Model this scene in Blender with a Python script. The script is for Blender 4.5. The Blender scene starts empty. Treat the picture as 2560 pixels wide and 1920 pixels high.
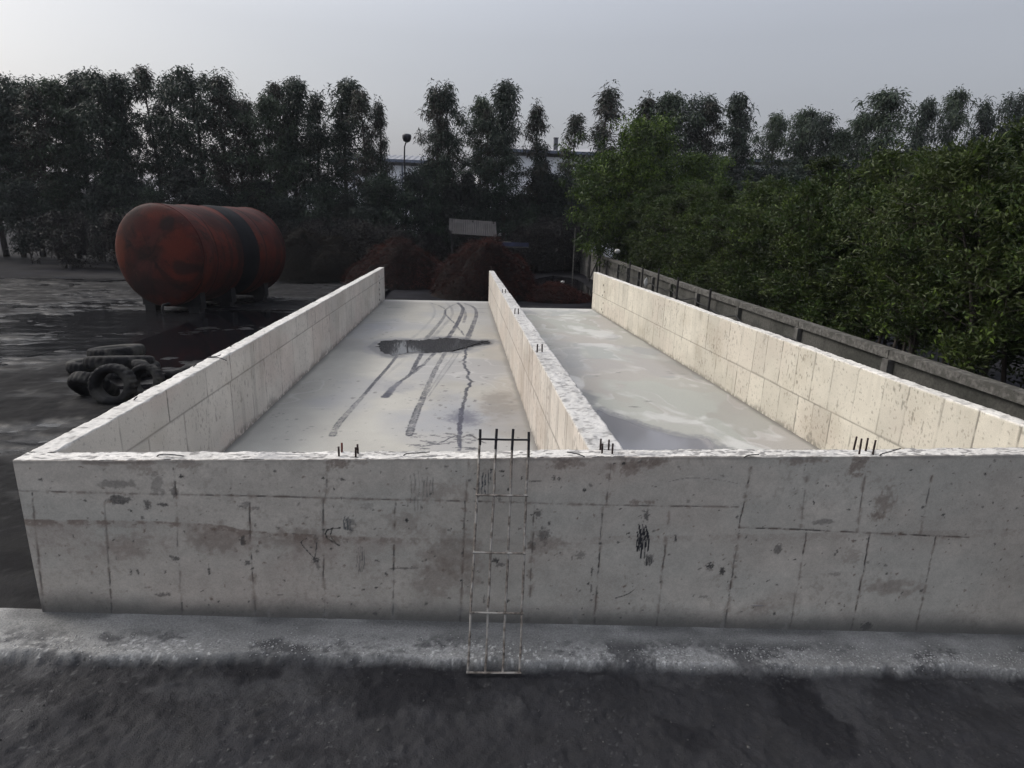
import bpy, math, random
import numpy as np
from mathutils import Matrix, Vector
R = math.radians
scene = bpy.context.scene
COL = scene.collection
random.seed(7)

# ------------------------------------------------------------------ camera
FPX, CX, CY = 1520.0, 1280.0, 960.0          # focal length and centre in pixels of the 2560 px frame
CAM = np.array([0.0, 0.0, 4.0])
def cam_axes(yaw, pitch, roll):
    f = np.array([math.sin(yaw)*math.cos(pitch), math.cos(yaw)*math.cos(pitch), -math.sin(pitch)])
    r0 = np.array([math.cos(yaw), -math.sin(yaw), 0.0]); u0 = np.cross(r0, f)
    return r0*math.cos(roll)+u0*math.sin(roll), u0*math.cos(roll)-r0*math.sin(roll), f
AR, AU, AF = cam_axes(R(5.3418), R(14.9484), R(1.7))
def ray(px, py):
    return AF + AR*(px-CX)/FPX - AU*(py-CY)/FPX
def at_z(px, py, z):                          # point of the plane at height z seen at that pixel
    d = ray(px, py); return CAM + d*((z-CAM[2])/d[2])
def at_y(px, py, y):
    d = ray(px, py); return CAM + d*(y/d[1])
cd = bpy.data.cameras.new('camera'); cam = bpy.data.objects.new('camera', cd); COL.objects.link(cam)
cam.matrix_world = Matrix(((AR[0], AU[0], -AF[0], CAM[0]), (AR[1], AU[1], -AF[1], CAM[1]), (AR[2], AU[2], -AF[2], CAM[2]), (0, 0, 0, 1)))
cd.sensor_fit = 'HORIZONTAL'; cd.sensor_width = 36.0; cd.lens = FPX/2560*36.0
cd.clip_start = 0.1; cd.clip_end = 5000
scene.camera = cam

# ------------------------------------------------------------------ noise on arrays
def _hash(ix, iy, seed):
    n = (ix.astype(np.int64)*374761393 + iy.astype(np.int64)*668265263 + seed*974711) & 0xffffffff
    n = ((n ^ (n >> 13))*1274126177) & 0xffffffff
    n = ((n ^ (n >> 16))*2246822519) & 0xffffffff
    return ((n ^ (n >> 15)) & 0xffffff)/float(0xffffff)
def vn(x, y, seed=0):
    x = np.asarray(x, float); y = np.asarray(y, float)
    ix = np.floor(x); iy = np.floor(y); fx = x-ix; fy = y-iy
    fx = fx*fx*(3-2*fx); fy = fy*fy*(3-2*fy)
    a = _hash(ix, iy, seed); b = _hash(ix+1, iy, seed); c = _hash(ix, iy+1, seed); d = _hash(ix+1, iy+1, seed)
    return (a*(1-fx)+b*fx)*(1-fy)+(c*(1-fx)+d*fx)*fy
def fbm(x, y, seed=0, o=4):
    s = 0.0; a = 0.5; t = 0.0
    for k in range(o):
        s = s+a*vn(x*2**k, y*2**k, seed+k*17); t += a; a *= 0.5
    return s/t
def ss(a, b, x):
    t = np.clip((x-a)/(b-a), 0, 1); return t*t*(3-2*t)
def mix(c, d, t):
    t = np.asarray(t)[..., None]; return c*(1-t)+np.array(d)*t

# ------------------------------------------------------------------ object helpers
def tag(o, label=None, cat=None, group=None, kind=None):
    if label: o['label'] = label
    if cat: o['category'] = cat
    if group: o['group'] = group
    if kind: o['kind'] = kind
    return o
def empty(name, loc, rz=0.0):
    o = bpy.data.objects.new(name, None); COL.objects.link(o); o.location = loc; o.rotation_euler = (0, 0, rz)
    o.empty_display_size = 0.2
    return o
def link(name, me, m, parent=None):
    o = bpy.data.objects.new(name, me); COL.objects.link(o)
    if m is not None and not me.materials: me.materials.append(m)
    if parent is not None: o.parent = parent
    return o
def mesh_np(name, v, f, m, parent=None, smooth=True, col=None, rgh=None):
    v = np.asarray(v, np.float32).reshape(-1, 3); f = np.asarray(f, np.int32); n, k = f.shape
    me = bpy.data.meshes.new(name)
    me.vertices.add(len(v)); me.vertices.foreach_set('co', v.ravel())
    me.loops.add(n*k); me.loops.foreach_set('vertex_index', f.ravel())
    me.polygons.add(n); me.polygons.foreach_set('loop_start', np.arange(n, dtype=np.int32)*k)
    me.polygons.foreach_set('use_smooth', np.full(n, smooth))
    if col is not None:
        c = np.ones((len(v), 4), np.float32); c[:, :3] = np.clip(np.asarray(col).reshape(-1, 3), 0, 1)
        a = me.attributes.new('Col', 'FLOAT_COLOR', 'POINT'); a.data.foreach_set('color', c.ravel())
    if rgh is not None:
        a = me.attributes.new('Rgh', 'FLOAT', 'POINT'); a.data.foreach_set('value', np.asarray(rgh, np.float32).ravel())
    me.update(calc_edges=True); me.validate()
    return link(name, me, m, parent)
def grid_faces(nu, nv):
    i = np.arange(nu*nv).reshape(nu, nv)
    return np.stack([i[:-1, :-1], i[1:, :-1], i[1:, 1:], i[:-1, 1:]], -1).reshape(-1, 4)
class MB:
    """collects boxes and tubes into one mesh"""
    def __init__(s): s.v = []; s.f = []; s.n = 0
    def add(s, v, f):
        v = [tuple(map(float, p)) for p in v]
        s.v += v; s.f += [tuple(i+s.n for i in q) for q in f]; s.n += len(v); return s
    def box(s, c, size, rz=0.0, rx=0.0, ry=0.0):
        M = Matrix.Translation(c) @ Matrix.Rotation(rz, 4, 'Z') @ Matrix.Rotation(ry, 4, 'Y') @ Matrix.Rotation(rx, 4, 'X')
        sx, sy, sz = [a/2 for a in size]
        v = [M @ Vector((x, y, z)) for x in (-sx, sx) for y in (-sy, sy) for z in (-sz, sz)]
        return s.add(v, [(0, 1, 3, 2), (4, 6, 7, 5), (0, 4, 5, 1), (2, 3, 7, 6), (0, 2, 6, 4), (1, 5, 7, 3)])
    def tube(s, pts, rad, n=8, cap=True):
        pts = [Vector(p) for p in pts]
        if not hasattr(rad, '__len__'): rad = [rad]*len(pts)
        vs = []; ref = None
        for i, p in enumerate(pts):
            t = (pts[min(i+1, len(pts)-1)]-pts[max(i-1, 0)]).normalized()
            if ref is None: ref = Vector((0, 0, 1)) if abs(t.z) < .9 else Vector((1, 0, 0))
            b = t.cross(ref).normalized(); ref = b.cross(t).normalized()
            for k in range(n):
                a = 2*math.pi*k/n; vs.append(p+(b*math.cos(a)+ref*math.sin(a))*rad[i])
        fs = [(i*n+k, i*n+(k+1) % n, (i+1)*n+(k+1) % n, (i+1)*n+k) for i in range(len(pts)-1) for k in range(n)]
        if cap:
            fs.append(tuple(range(n-1, -1, -1))); fs.append(tuple(range((len(pts)-1)*n, len(pts)*n)))
        return s.add(vs, fs)
    def build(s, name, m, parent=None, smooth=False):
        me = bpy.data.meshes.new(name); me.from_pydata(s.v, [], s.f)
        if smooth: me.polygons.foreach_set('use_smooth', [True]*len(me.polygons))
        me.update()
        return link(name, me, m, parent)

# ------------------------------------------------------------------ materials
def nt(name):
    m = bpy.data.materials.new(name); m.use_nodes = True
    t = m.node_tree; return m, t.nodes, t.links, t.nodes['Principled BSDF']
def mat(name, col, rough=.8, metal=0.0, var=.35, scale=6.0, bump=.0, spec=.3, col2=None, rust=None, stretch=None):
    """colour broken up by two noises, optional second colour in patches, bump"""
    m, N, L, B = nt(name)
    tc = N.new('ShaderNodeTexCoord'); mp = N.new('ShaderNodeMapping'); L.new(tc.outputs['Object'], mp.inputs[0])
    if stretch: mp.inputs['Scale'].default_value = stretch
    n1 = N.new('ShaderNodeTexNoise'); n1.inputs['Scale'].default_value = scale; n1.inputs['Detail'].default_value = 8; L.new(mp.outputs[0], n1.inputs[0])
    r = N.new('ShaderNodeValToRGB'); L.new(n1.outputs[0], r.inputs[0])
    c = np.array(col)
    r.color_ramp.elements[0].position = .3; r.color_ramp.elements[1].position = .7
    r.color_ramp.elements[0].color = (*np.clip(c*(1-var), 0, 1), 1); r.color_ramp.elements[1].color = (*np.clip(c*(1+var), 0, 1), 1)
    out = r.outputs[0]
    if col2 is not None:
        n2 = N.new('ShaderNodeTexNoise'); n2.inputs['Scale'].default_value = scale*.35; n2.inputs['Detail'].default_value = 6; L.new(mp.outputs[0], n2.inputs[0])
        q = N.new('ShaderNodeValToRGB'); L.new(n2.outputs[0], q.inputs[0]); q.color_ramp.elements[0].position = .48; q.color_ramp.elements[1].position = .6
        x = N.new('ShaderNodeMix'); x.data_type = 'RGBA'; L.new(q.outputs[0], x.inputs[0]); L.new(out, x.inputs[6]); x.inputs[7].default_value = (*col2, 1); out = x.outputs[2]
    L.new(out, B.inputs['Base Color'])
    B.inputs['Roughness'].default_value = rough; B.inputs['Metallic'].default_value = metal; B.inputs['Specular IOR Level'].default_value = spec
    if bump:
        b = N.new('ShaderNodeBump'); b.inputs['Strength'].default_value = bump; b.inputs['Distance'].default_value = .02
        n3 = N.new('ShaderNodeTexNoise'); n3.inputs['Scale'].default_value = scale*5; n3.inputs['Detail'].default_value = 6; L.new(mp.outputs[0], n3.inputs[0])
        L.new(n3.outputs[0], b.inputs['Height']); L.new(b.outputs[0], B.inputs['Normal'])
    return m
def mat_attr(name, fine=60.0, amt=.25, bump=.3, dist=.004, rough=.85, use_rgh=False, spec=.3):
    """colour from the mesh's own stain map, broken up by a fine grain"""
    m, N, L, B = nt(name)
    a = N.new('ShaderNodeAttribute'); a.attribute_name = 'Col'
    tc = N.new('ShaderNodeTexCoord')
    n = N.new('ShaderNodeTexNoise'); n.inputs['Scale'].default_value = fine; n.inputs['Detail'].default_value = 7; n.inputs['Roughness'].default_value = .65
    L.new(tc.outputs['Object'], n.inputs[0])
    mr = N.new('ShaderNodeMapRange'); mr.inputs['From Min'].default_value = .3; mr.inputs['From Max'].default_value = .7
    mr.inputs['To Min'].default_value = 1-amt; mr.inputs['To Max'].default_value = 1+amt; L.new(n.outputs[0], mr.inputs[0])
    x = N.new('ShaderNodeVectorMath'); x.operation = 'SCALE'; L.new(a.outputs['Color'], x.inputs[0]); L.new(mr.outputs[0], x.inputs['Scale'])
    L.new(x.outputs[0], B.inputs['Base Color'])
    B.inputs['Roughness'].default_value = rough; B.inputs['Specular IOR Level'].default_value = spec
    if use_rgh:
        g = N.new('ShaderNodeAttribute'); g.attribute_name = 'Rgh'; L.new(g.outputs['Fac'], B.inputs['Roughness'])
    b = N.new('ShaderNodeBump'); b.inputs['Strength'].default_value = bump; b.inputs['Distance'].default_value = dist
    L.new(n.outputs[0], b.inputs['Height']); L.new(b.outputs[0], B.inputs['Normal'])
    return m
def mat_leaf(name, trans=.25, rough=.5, spec=.35):
    m, N, L, B = nt(name)
    a = N.new('ShaderNodeAttribute'); a.attribute_name = 'Col'
    B.inputs['Roughness'].default_value = rough; B.inputs['Specular IOR Level'].default_value = spec
    L.new(a.outputs['Color'], B.inputs['Base Color'])
    t = N.new('ShaderNodeBsdfTranslucent'); L.new(a.outputs['Color'], t.inputs[0])
    x = N.new('ShaderNodeMixShader'); x.inputs[0].default_value = trans
    L.new(B.outputs[0], x.inputs[1]); L.new(t.outputs[0], x.inputs[2]); L.new(x.outputs[0], N['Material Output'].inputs[0])
    return m
def mat_water(name, col, rough=.03, bump=0.0, scale=3.0, stretch=(1, 1, 1)):
    m, N, L, B = nt(name)
    B.inputs['Base Color'].default_value = (*col, 1); B.inputs['Roughness'].default_value = rough; B.inputs['IOR'].default_value = 1.33
    if bump:
        tc = N.new('ShaderNodeTexCoord'); mp = N.new('ShaderNodeMapping'); mp.inputs['Scale'].default_value = stretch; L.new(tc.outputs['Object'], mp.inputs[0])
        n = N.new('ShaderNodeTexNoise'); n.inputs['Scale'].default_value = scale; n.inputs['Detail'].default_value = 7; n.inputs['Roughness'].default_value = .6; n.inputs['Distortion'].default_value = .6; L.new(mp.outputs[0], n.inputs[0])
        b = N.new('ShaderNodeBump'); b.inputs['Strength'].default_value = bump; b.inputs['Distance'].default_value = .1
        L.new(n.outputs[0], b.inputs['Height']); L.new(b.outputs[0], B.inputs['Normal'])
    return m
M_WALL = mat_attr('cast_concrete', 70, .14, .35, .004)
M_FLOOR = mat_attr('floor_concrete', 45, .10, .2, .003, use_rgh=True)
M_MUD = mat_attr('mud', 55, .35, .8, .02, use_rgh=True)
M_YARD = mat('oily_yard_ground', (.007, .007, .009), .85, var=.7, scale=.8, bump=.8, spec=.06, col2=(.016, .0155, .016))
M_STEEL = mat('weathered_bar_steel', (.16, .14, .12), .8, .1, var=.7, scale=25, bump=.3, col2=(.30, .285, .26))
M_STEEL_DARK = mat('black_bar_steel', (.012, .012, .015), .6, .3, var=.4, scale=25)
M_REBAR = mat('rusty_rebar', (.035, .024, .022), .8, .3, var=.5, scale=30)
M_REBAR_RED = mat('red_rebar', (.11, .03, .025), .8, .2, var=.4, scale=30)
M_WIRE = mat('dark_wire', (.02, .02, .022), .6, .3)
M_BARK = mat('bark', (.035, .03, .026), .9, var=.5, scale=5, bump=.5, stretch=(1, 1, .2))
M_LEAF = mat_leaf('leaf_far', .18, .55, .25)
M_LEAF_NEAR = mat_leaf('leaf_near', .25, .5, .18)
M_RUBBER = mat('old_rubber', (.010, .010, .011), .8, var=.6, scale=5, bump=.5, col2=(.048, .047, .043), spec=.12)
M_RED = mat('plain_red_paint', (.045, .012, .010), .7, var=.5, scale=.8, bump=.12, col2=(.026, .011, .010), spec=.08)
M_BLACK = mat('black_paint', (.006, .0065, .008), .7, spec=.08, var=.4, scale=2, bump=.1)
M_BLACKSTEEL = mat('sooty_steel', (.008, .008, .009), .8, var=.5, scale=3)
M_FENCE = mat_attr('stained_precast_concrete', 18, .4, .5, .006, rough=.9)
M_FENCE_POST = mat('stained_concrete_post', (.085, .082, .076), .9, var=.5, scale=4, bump=.5, col2=(.04, .04, .036))
M_COPING = mat('stained_concrete_coping', (.088, .085, .078), .9, var=.6, scale=14, bump=.5, col2=(.055, .054, .048))
M_CABLE = mat('black_cable', (.012, .012, .012), .6)
M_ROOFSHEET = mat('grey_corrugated_sheet', (.045, .043, .044), .8, .0, var=.25, scale=1.5, col2=(.034, .033, .033), spec=.1)
M_WHITEWALL = mat('pale_cladding', (.86, .87, .89), .7, var=.06, scale=.3, stretch=(1, 1, .1))
M_PALEROOF = mat('pale_roof_sheet', (.20, .205, .22), .6, var=.1, scale=.4)
M_GUTTER = mat('blue_grey_gutter', (.13, .15, .20), .6)
M_CHIM = mat('dark_grey_metal', (.10, .10, .115), .6)
M_LAMP = mat('grey_lamp_metal', (.035, .037, .045), .5, .2)
M_BAG = mat('white_plastic', (.55, .55, .53), .6, var=.2, scale=10)
M_BLUE = mat('blue_paint', (.02, .025, .06), .6, var=.4, scale=3)
M_DARKWALL = mat('sooty_block_wall', (.018, .017, .018), .9, var=.5, scale=2)
M_TIMBER = mat('dark_post_steel', (.022, .021, .021), .8)

# ------------------------------------------------------------------ world and sun
ZEN = 2.4
SUN_AZ, SUN_EL = R(-66), R(44)               # azimuth from +Y towards +X
w = bpy.data.worlds.new('World'); scene.world = w; w.use_nodes = True
N, L = w.node_tree.nodes, w.node_tree.links; bg = N['Background']
sky = N.new('ShaderNodeTexSky'); sky.sky_type = 'NISHITA'; sky.sun_disc = False
sky.sun_elevation = SUN_EL; sky.sun_rotation = SUN_AZ; sky.air_density = 1.6; sky.dust_density = 6; sky.ozone_density = 2
hs = N.new('ShaderNodeHueSaturation'); hs.inputs['Saturation'].default_value = .35
L.new(sky.outputs[0], hs.inputs['Color'])
mx = N.new('ShaderNodeMix'); mx.data_type = 'RGBA'; mx.inputs[0].default_value = .287     # an even pale overcast veil over the clear sky
L.new(hs.outputs[0], mx.inputs[6]); mx.inputs[7].default_value = (2.95, 3.08, 4.0, 1)
tcw = N.new('ShaderNodeTexCoord'); sz = N.new('ShaderNodeSeparateXYZ'); L.new(tcw.outputs['Generated'], sz.inputs[0])
zr_ = N.new('ShaderNodeMapRange'); L.new(sz.outputs['Z'], zr_.inputs[0]); zr_.inputs['From Min'].default_value = .25; zr_.inputs['From Max'].default_value = 1
zr_.inputs['To Min'].default_value = 1; zr_.inputs['To Max'].default_value = ZEN                      # an overcast sky is brightest overhead
sc_ = N.new('ShaderNodeVectorMath'); sc_.operation = 'SCALE'; L.new(mx.outputs[2], sc_.inputs[0]); L.new(zr_.outputs[0], sc_.inputs['Scale'])
L.new(sc_.outputs[0], bg.inputs[0]); bg.inputs[1].default_value = .15
sl = bpy.data.lights.new('sun', 'SUN'); so = bpy.data.objects.new('sun', sl); COL.objects.link(so)
sl.energy = 1.05; sl.angle = R(22); sl.color = (1.0, .93, .84)
sd = Vector((math.sin(SUN_AZ)*math.cos(SUN_EL), math.cos(SUN_AZ)*math.cos(SUN_EL), math.sin(SUN_EL)))
so.rotation_euler = sd.to_track_quat('Z', 'Y').to_euler(); so.location = sd*60
scene.view_settings.view_transform = 'Standard'; scene.view_settings.look = 'None'
scene.view_settings.exposure = 0.0; scene.view_settings.gamma = 1.0

# ------------------------------------------------------------------ ground
YARD = -0.42
def front_z(x):
    return -0.15-0.0615*(np.clip(x, -5.5, 9)+3.6)
def ground():
    xs = np.concatenate([[-900, -400, -200, -120, -80], np.arange(-60, 60.1, 1.0), [80, 120, 200, 400, 900]])
    ys = np.concatenate([[-300, -100, -40, -20, -10, -5, 0, 2, 3, 4, 5, 5.6, 6.1, 6.6, 7.5, 9, 11], np.arange(13, 62, 1.0), [65, 70, 80, 100, 150, 300, 700, 1500]])
    X, Y = np.meshgrid(xs, ys, indexing='ij')
    Z = YARD+.07*(fbm(X*.35, Y*.35, 3)-.5)
    f = 1-ss(6.1, 9.0, Y)
    Z = Z*(1-f)+(front_z(X)-.22)*f
    Z = np.where((X > -29) & (X < -4.6) & (Y > 6) & (Y < 43), YARD-.35, Z)
    Z = np.where((X > -4.4) & (X < 7.8) & (Y > 6) & (Y < 31), np.minimum(Z, -.62), Z)
    o = mesh_np('ground', np.stack([X, Y, Z], -1), grid_faces(len(xs), len(ys)), M_YARD)
    tag(o, kind='structure')
ground()
FY = 5.95                                    # plane of the front wall's near face
def front_strip():
    xs = np.arange(-7.5, 9.0, .015); ys = np.arange(3.0, FY+.06, .015)
    X, Y = np.meshgrid(xs, ys, indexing='ij')
    edge = FY-.62+.16*(fbm(X*.9, X*0, 5)-.5)+.10*(fbm(X*5, Y*5, 6)-.5)
    foot = ss(-.05, .05, Y-edge)             # 1 on the concrete footing, 0 on the mud
    Z = front_z(X)-.015*(FY-Y)-.10*(1-foot)+foot*.012*(fbm(X*8, Y*8, 9)-.5)+(1-foot)*(.10*(fbm(X*2.2, Y*2.2, 10)-.5)+.05*(fbm(X*11, Y*11, 11)-.5))
    big = fbm(X*.8, Y*1.6, 12); fin = fbm(X*14, Y*14, 13)
    c = np.zeros(X.shape+(3,))+np.array([.20, .20, .193])
    c *= (.65+.7*fbm(X*2.5, Y*4, 14))[..., None]
    band = ss(.28, .44, FY-Y)*(1-ss(.60, .74, FY-Y))
    pale = ss(.42, .70, fbm(X*1.3+2, Y*3, 15)+.25*(fbm(X*24, Y*24, 26, 3)-.5))*band
    c = mix(c, (.36, .36, .35), pale*.5*ss(.40, .55, fbm(X*40, Y*40, 28, 2)))
    chips = ss(.69, .75, fbm(X*34, Y*40, 16, 2))*band*ss(.42, .6, fbm(X*1.1, Y*2, 18))
    c = mix(c, (.52, .52, .50), chips*.8)
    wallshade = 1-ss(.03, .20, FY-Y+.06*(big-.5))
    c = mix(c, (.05, .05, .052), wallshade*.6*ss(.35, .6, fbm(X*1.2, Y*2, 23)))      # shade along the wall's foot painted into the ledge colour, in noisy patches
    mud = np.zeros_like(c)+np.array([.013, .013, .015]); mud *= (.6+.9*fbm(X*4, Y*4, 19))[..., None]
    mud = mix(mud, (.042, .042, .044), ss(.50, .70, fbm(X*2.0, Y*2.6, 20)+.3*(fbm(X*18, Y*18, 29, 3)-.5))*.6*(1-ss(.9, 1.6, FY-Y)))
    mud = mix(mud, (.006, .006, .008), ss(.55, .65, fbm(X*1.4+9, Y*2.2, 21)))
    mud = mix(mud, (.08, .08, .08), ss(.78, .82, fbm(X*30, Y*30, 24, 2))*.6*ss(.45, .6, fbm(X*1.5, Y*1.5, 27)))
    c = mix(c, (.03, .03, .033), ss(.50, .74, fbm(X*1.6+3, Y*2.6, 25)+.4*(fbm(X*16, Y*20, 30, 3)-.5))*.75*ss(.12, .4, FY-Y))
    c = c*foot[..., None]+mud*(1-foot)[..., None]
    rg = .9*foot+(1-foot)*(.55+.4*fbm(X*3, Y*3, 22))
    o = mesh_np('muddy_ground', np.stack([X, Y, Z], -1), grid_faces(len(xs), len(ys)), M_MUD, col=c, rgh=rg)
    tag(o, kind='structure')
front_strip()
def gravel():
    rs = np.random.RandomState(3); n = 5200; x = rs.uniform(-6.5, 8, n)
    d = np.where(rs.random(n) < .72, rs.normal(.47, .11, n), rs.uniform(.08, 2.6, n)); y = FY-np.clip(d, .05, 2.8)
    keep = rs.random(n) < .25+.75*ss(.42, .6, fbm(x*1.1, y*1.6, 18)); x = x[keep]; y = y[keep]; d = d[keep]; n = len(x)
    e = FY-.62+.16*(fbm(x*.9, x*0, 5)-.5)+.10*(fbm(x*5, y*5, 6)-.5); ft = ss(-.05, .05, y-e)
    z = front_z(x)-.015*(FY-y)-.10*(1-ft)+ft*.012*(fbm(x*8, y*8, 9)-.5)+(1-ft)*(.10*(fbm(x*2.2, y*2.2, 10)-.5)+.05*(fbm(x*11, y*11, 11)-.5))
    o8 = np.array([(1, 0, 0), (-1, 0, 0), (0, 1, 0), (0, -1, 0), (0, 0, 1), (0, 0, -1), (.6, .6, .5), (-.6, -.6, .5)], float)[:6]
    r = rs.uniform(.004, .011, n)*(1+.8*(rs.random(n) < .06)); sc = rs.uniform(.6, 1.4, (n, 3)); a = rs.uniform(0, 6.28, n)
    v = o8[None]*sc[:, None]*r[:, None, None]; vx = v[..., 0]*np.cos(a)[:, None]-v[..., 1]*np.sin(a)[:, None]; vy = v[..., 0]*np.sin(a)[:, None]+v[..., 1]*np.cos(a)[:, None]
    v = np.stack([vx+x[:, None], vy+y[:, None], v[..., 2]*.8+z[:, None]+.002], -1)
    t = np.array([(0, 2, 4), (2, 1, 4), (1, 3, 4), (3, 0, 4), (2, 0, 5), (1, 2, 5), (3, 1, 5), (0, 3, 5)]); f = (np.arange(n)*6)[:, None, None]+t[None]
    g = np.where(ft > .5, rs.uniform(.20, .46, n), rs.uniform(.02, .09, n)); c = g[:, None]*np.array([1, .99, .96])
    o = mesh_np('gravel', v, f.reshape(-1, 3), M_MUD, None, True, col=np.repeat(c, 6, 0), rgh=np.full(n*6, .9)); tag(o, 'loose pale grit scattered along the concrete ledge below the front wall', 'gravel', kind='stuff')
gravel()

# ------------------------------------------------------------------ compartment floors
def lx(y): return -4.09+(y-6.0)*(.40/25.5)   # inner face of the left wall
def ml(y): return 1.45+(y-6.0)*(.11/24.7)    # left face of the middle wall
def mr_(y): return 1.84-(y-6.0)*(.05/24.7)   # right face of the middle wall
def rx(y): return 7.42-(y-6.0)*(.41/25.4)    # inner face of the right wall
def resample(p, step):
    p = np.asarray(p, float); q = []
    for i in range(len(p)-1):
        a, b, c, d = p[max(i-1, 0)], p[i], p[i+1], p[min(i+2, len(p)-1)]
        n = max(2, int(np.linalg.norm(c-b)/step))
        for t in np.arange(n)/n:
            q.append(.5*((2*b)+(c-a)*t+(2*a-5*b+4*c-d)*t*t+(3*b-a-3*c+d)*t**3))
    q.append(p[-1]); return np.array(q)
class Canvas:
    """a floor or wall surface: real-world coordinates U,V of each vertex and the colour of its stains"""
    def __init__(s, U, V, col): s.U, s.V, s.c = U, V, col; s.r = np.full(U.shape, .85)
    def track(s, pts, w0, w1, k, tread=0.0, col=(.03, .03, .038), seed=0, wob=0.0, rough=.5, k1=None):
        q = resample(pts, .06)
        if wob: q = q+wob*np.stack([fbm(np.arange(len(q))*.25, q[:, 0]*0, seed)-.5, fbm(np.arange(len(q))*.25, q[:, 0]*0+9, seed)-.5], -1)
        lo = q.min(0)-.4; hi = q.max(0)+.4
        idx = np.nonzero((s.U > lo[0]) & (s.U < hi[0]) & (s.V > lo[1]) & (s.V < hi[1]))
        u = s.U[idx]; v = s.V[idx]; best = np.full(u.shape, 9.0); arc = np.zeros(u.shape); side = np.zeros(u.shape)
        L_ = np.concatenate([[0], np.cumsum(np.linalg.norm(np.diff(q, axis=0), axis=1))])
        for i in range(len(q)-1):
            d = q[i+1]-q[i]; ln = np.linalg.norm(d)+1e-9; d = d/ln
            m = np.nonzero((np.abs(u-q[i][0]) < .5) & (np.abs(v-q[i][1]) < .5))[0]
            ru = u[m]-q[i][0]; rv = v[m]-q[i][1]; t = np.clip(ru*d[0]+rv*d[1], 0, ln)
            e = np.hypot(ru-d[0]*t, rv-d[1]*t); b = e < best[m]; mm = m[b]
            best[mm] = e[b]; arc[mm] = L_[i]+t[b]; side[mm] = (ru*d[1]-rv*d[0])[b]
        fr = arc/L_[-1]; wd = (w0+(w1-w0)*fr)/2
        a = 1-ss(.7, 1.15, best/wd+.55*(fbm(u*9, v*9, seed+1)-.5))
        n = fbm(u*16, v*16, seed+2); n2 = fbm(u*3, v*3, seed+3)
        if tread:
            bars = ss(.35, .6, .5+.5*np.sin(arc*2*math.pi/.085+np.abs(side)/wd*1.6)); edge = ss(.55, .8, np.abs(side)/wd)
            t = np.maximum(bars, edge*.75)*ss(.2, .42, n)
            a = a*(1-tread+tread*t)
        a = a*(k+((k1 if k1 is not None else k)-k)*fr)*(.65+.65*ss(.3, .6, n2))*(.85+.5*n)
        a = np.clip(a*1.4*(.35+.65*ss(.30, .48, fbm(u*30, v*22, seed+4, 2))), 0, 1); s.c[idx] = mix(s.c[idx], col, a); s.r[idx] = s.r[idx]*(1-a)+rough*a
    def blob(s, c, ru, rv, k, col=(.03, .03, .038), seed=0, rough_=.55, ang=0.0, sharp=.35, nz=1.0, fr=3.0):
        ca, sa = math.cos(ang), math.sin(ang); ext = max(ru, rv)*2.2
        idx = np.nonzero((np.abs(s.U-c[0]) < ext) & (np.abs(s.V-c[1]) < ext))
        du = s.U[idx]-c[0]; dv = s.V[idx]-c[1]; a = (du*ca+dv*sa)/ru; b = (-du*sa+dv*ca)/rv
        f = fr/max(ru, rv)
        d = np.hypot(a, b)+nz*(fbm(s.U[idx]*f, s.V[idx]*f, seed+5)-.5)*1.4
        t = (1-ss(1-sharp, 1+sharp, d))*k*(.65+.6*fbm(s.U[idx]*f*3, s.V[idx]*f*3, seed+8))
        t = np.clip(t, 0, 1); s.c[idx] = mix(s.c[idx], col, t); s.r[idx] = s.r[idx]*(1-t)+rough_*t
FA = lambda u, v: at_z(820+.24412*u, 720+.24412*v, 0.0)[:2]
P = lambda *p: [FA(*q) for q in p]
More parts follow.
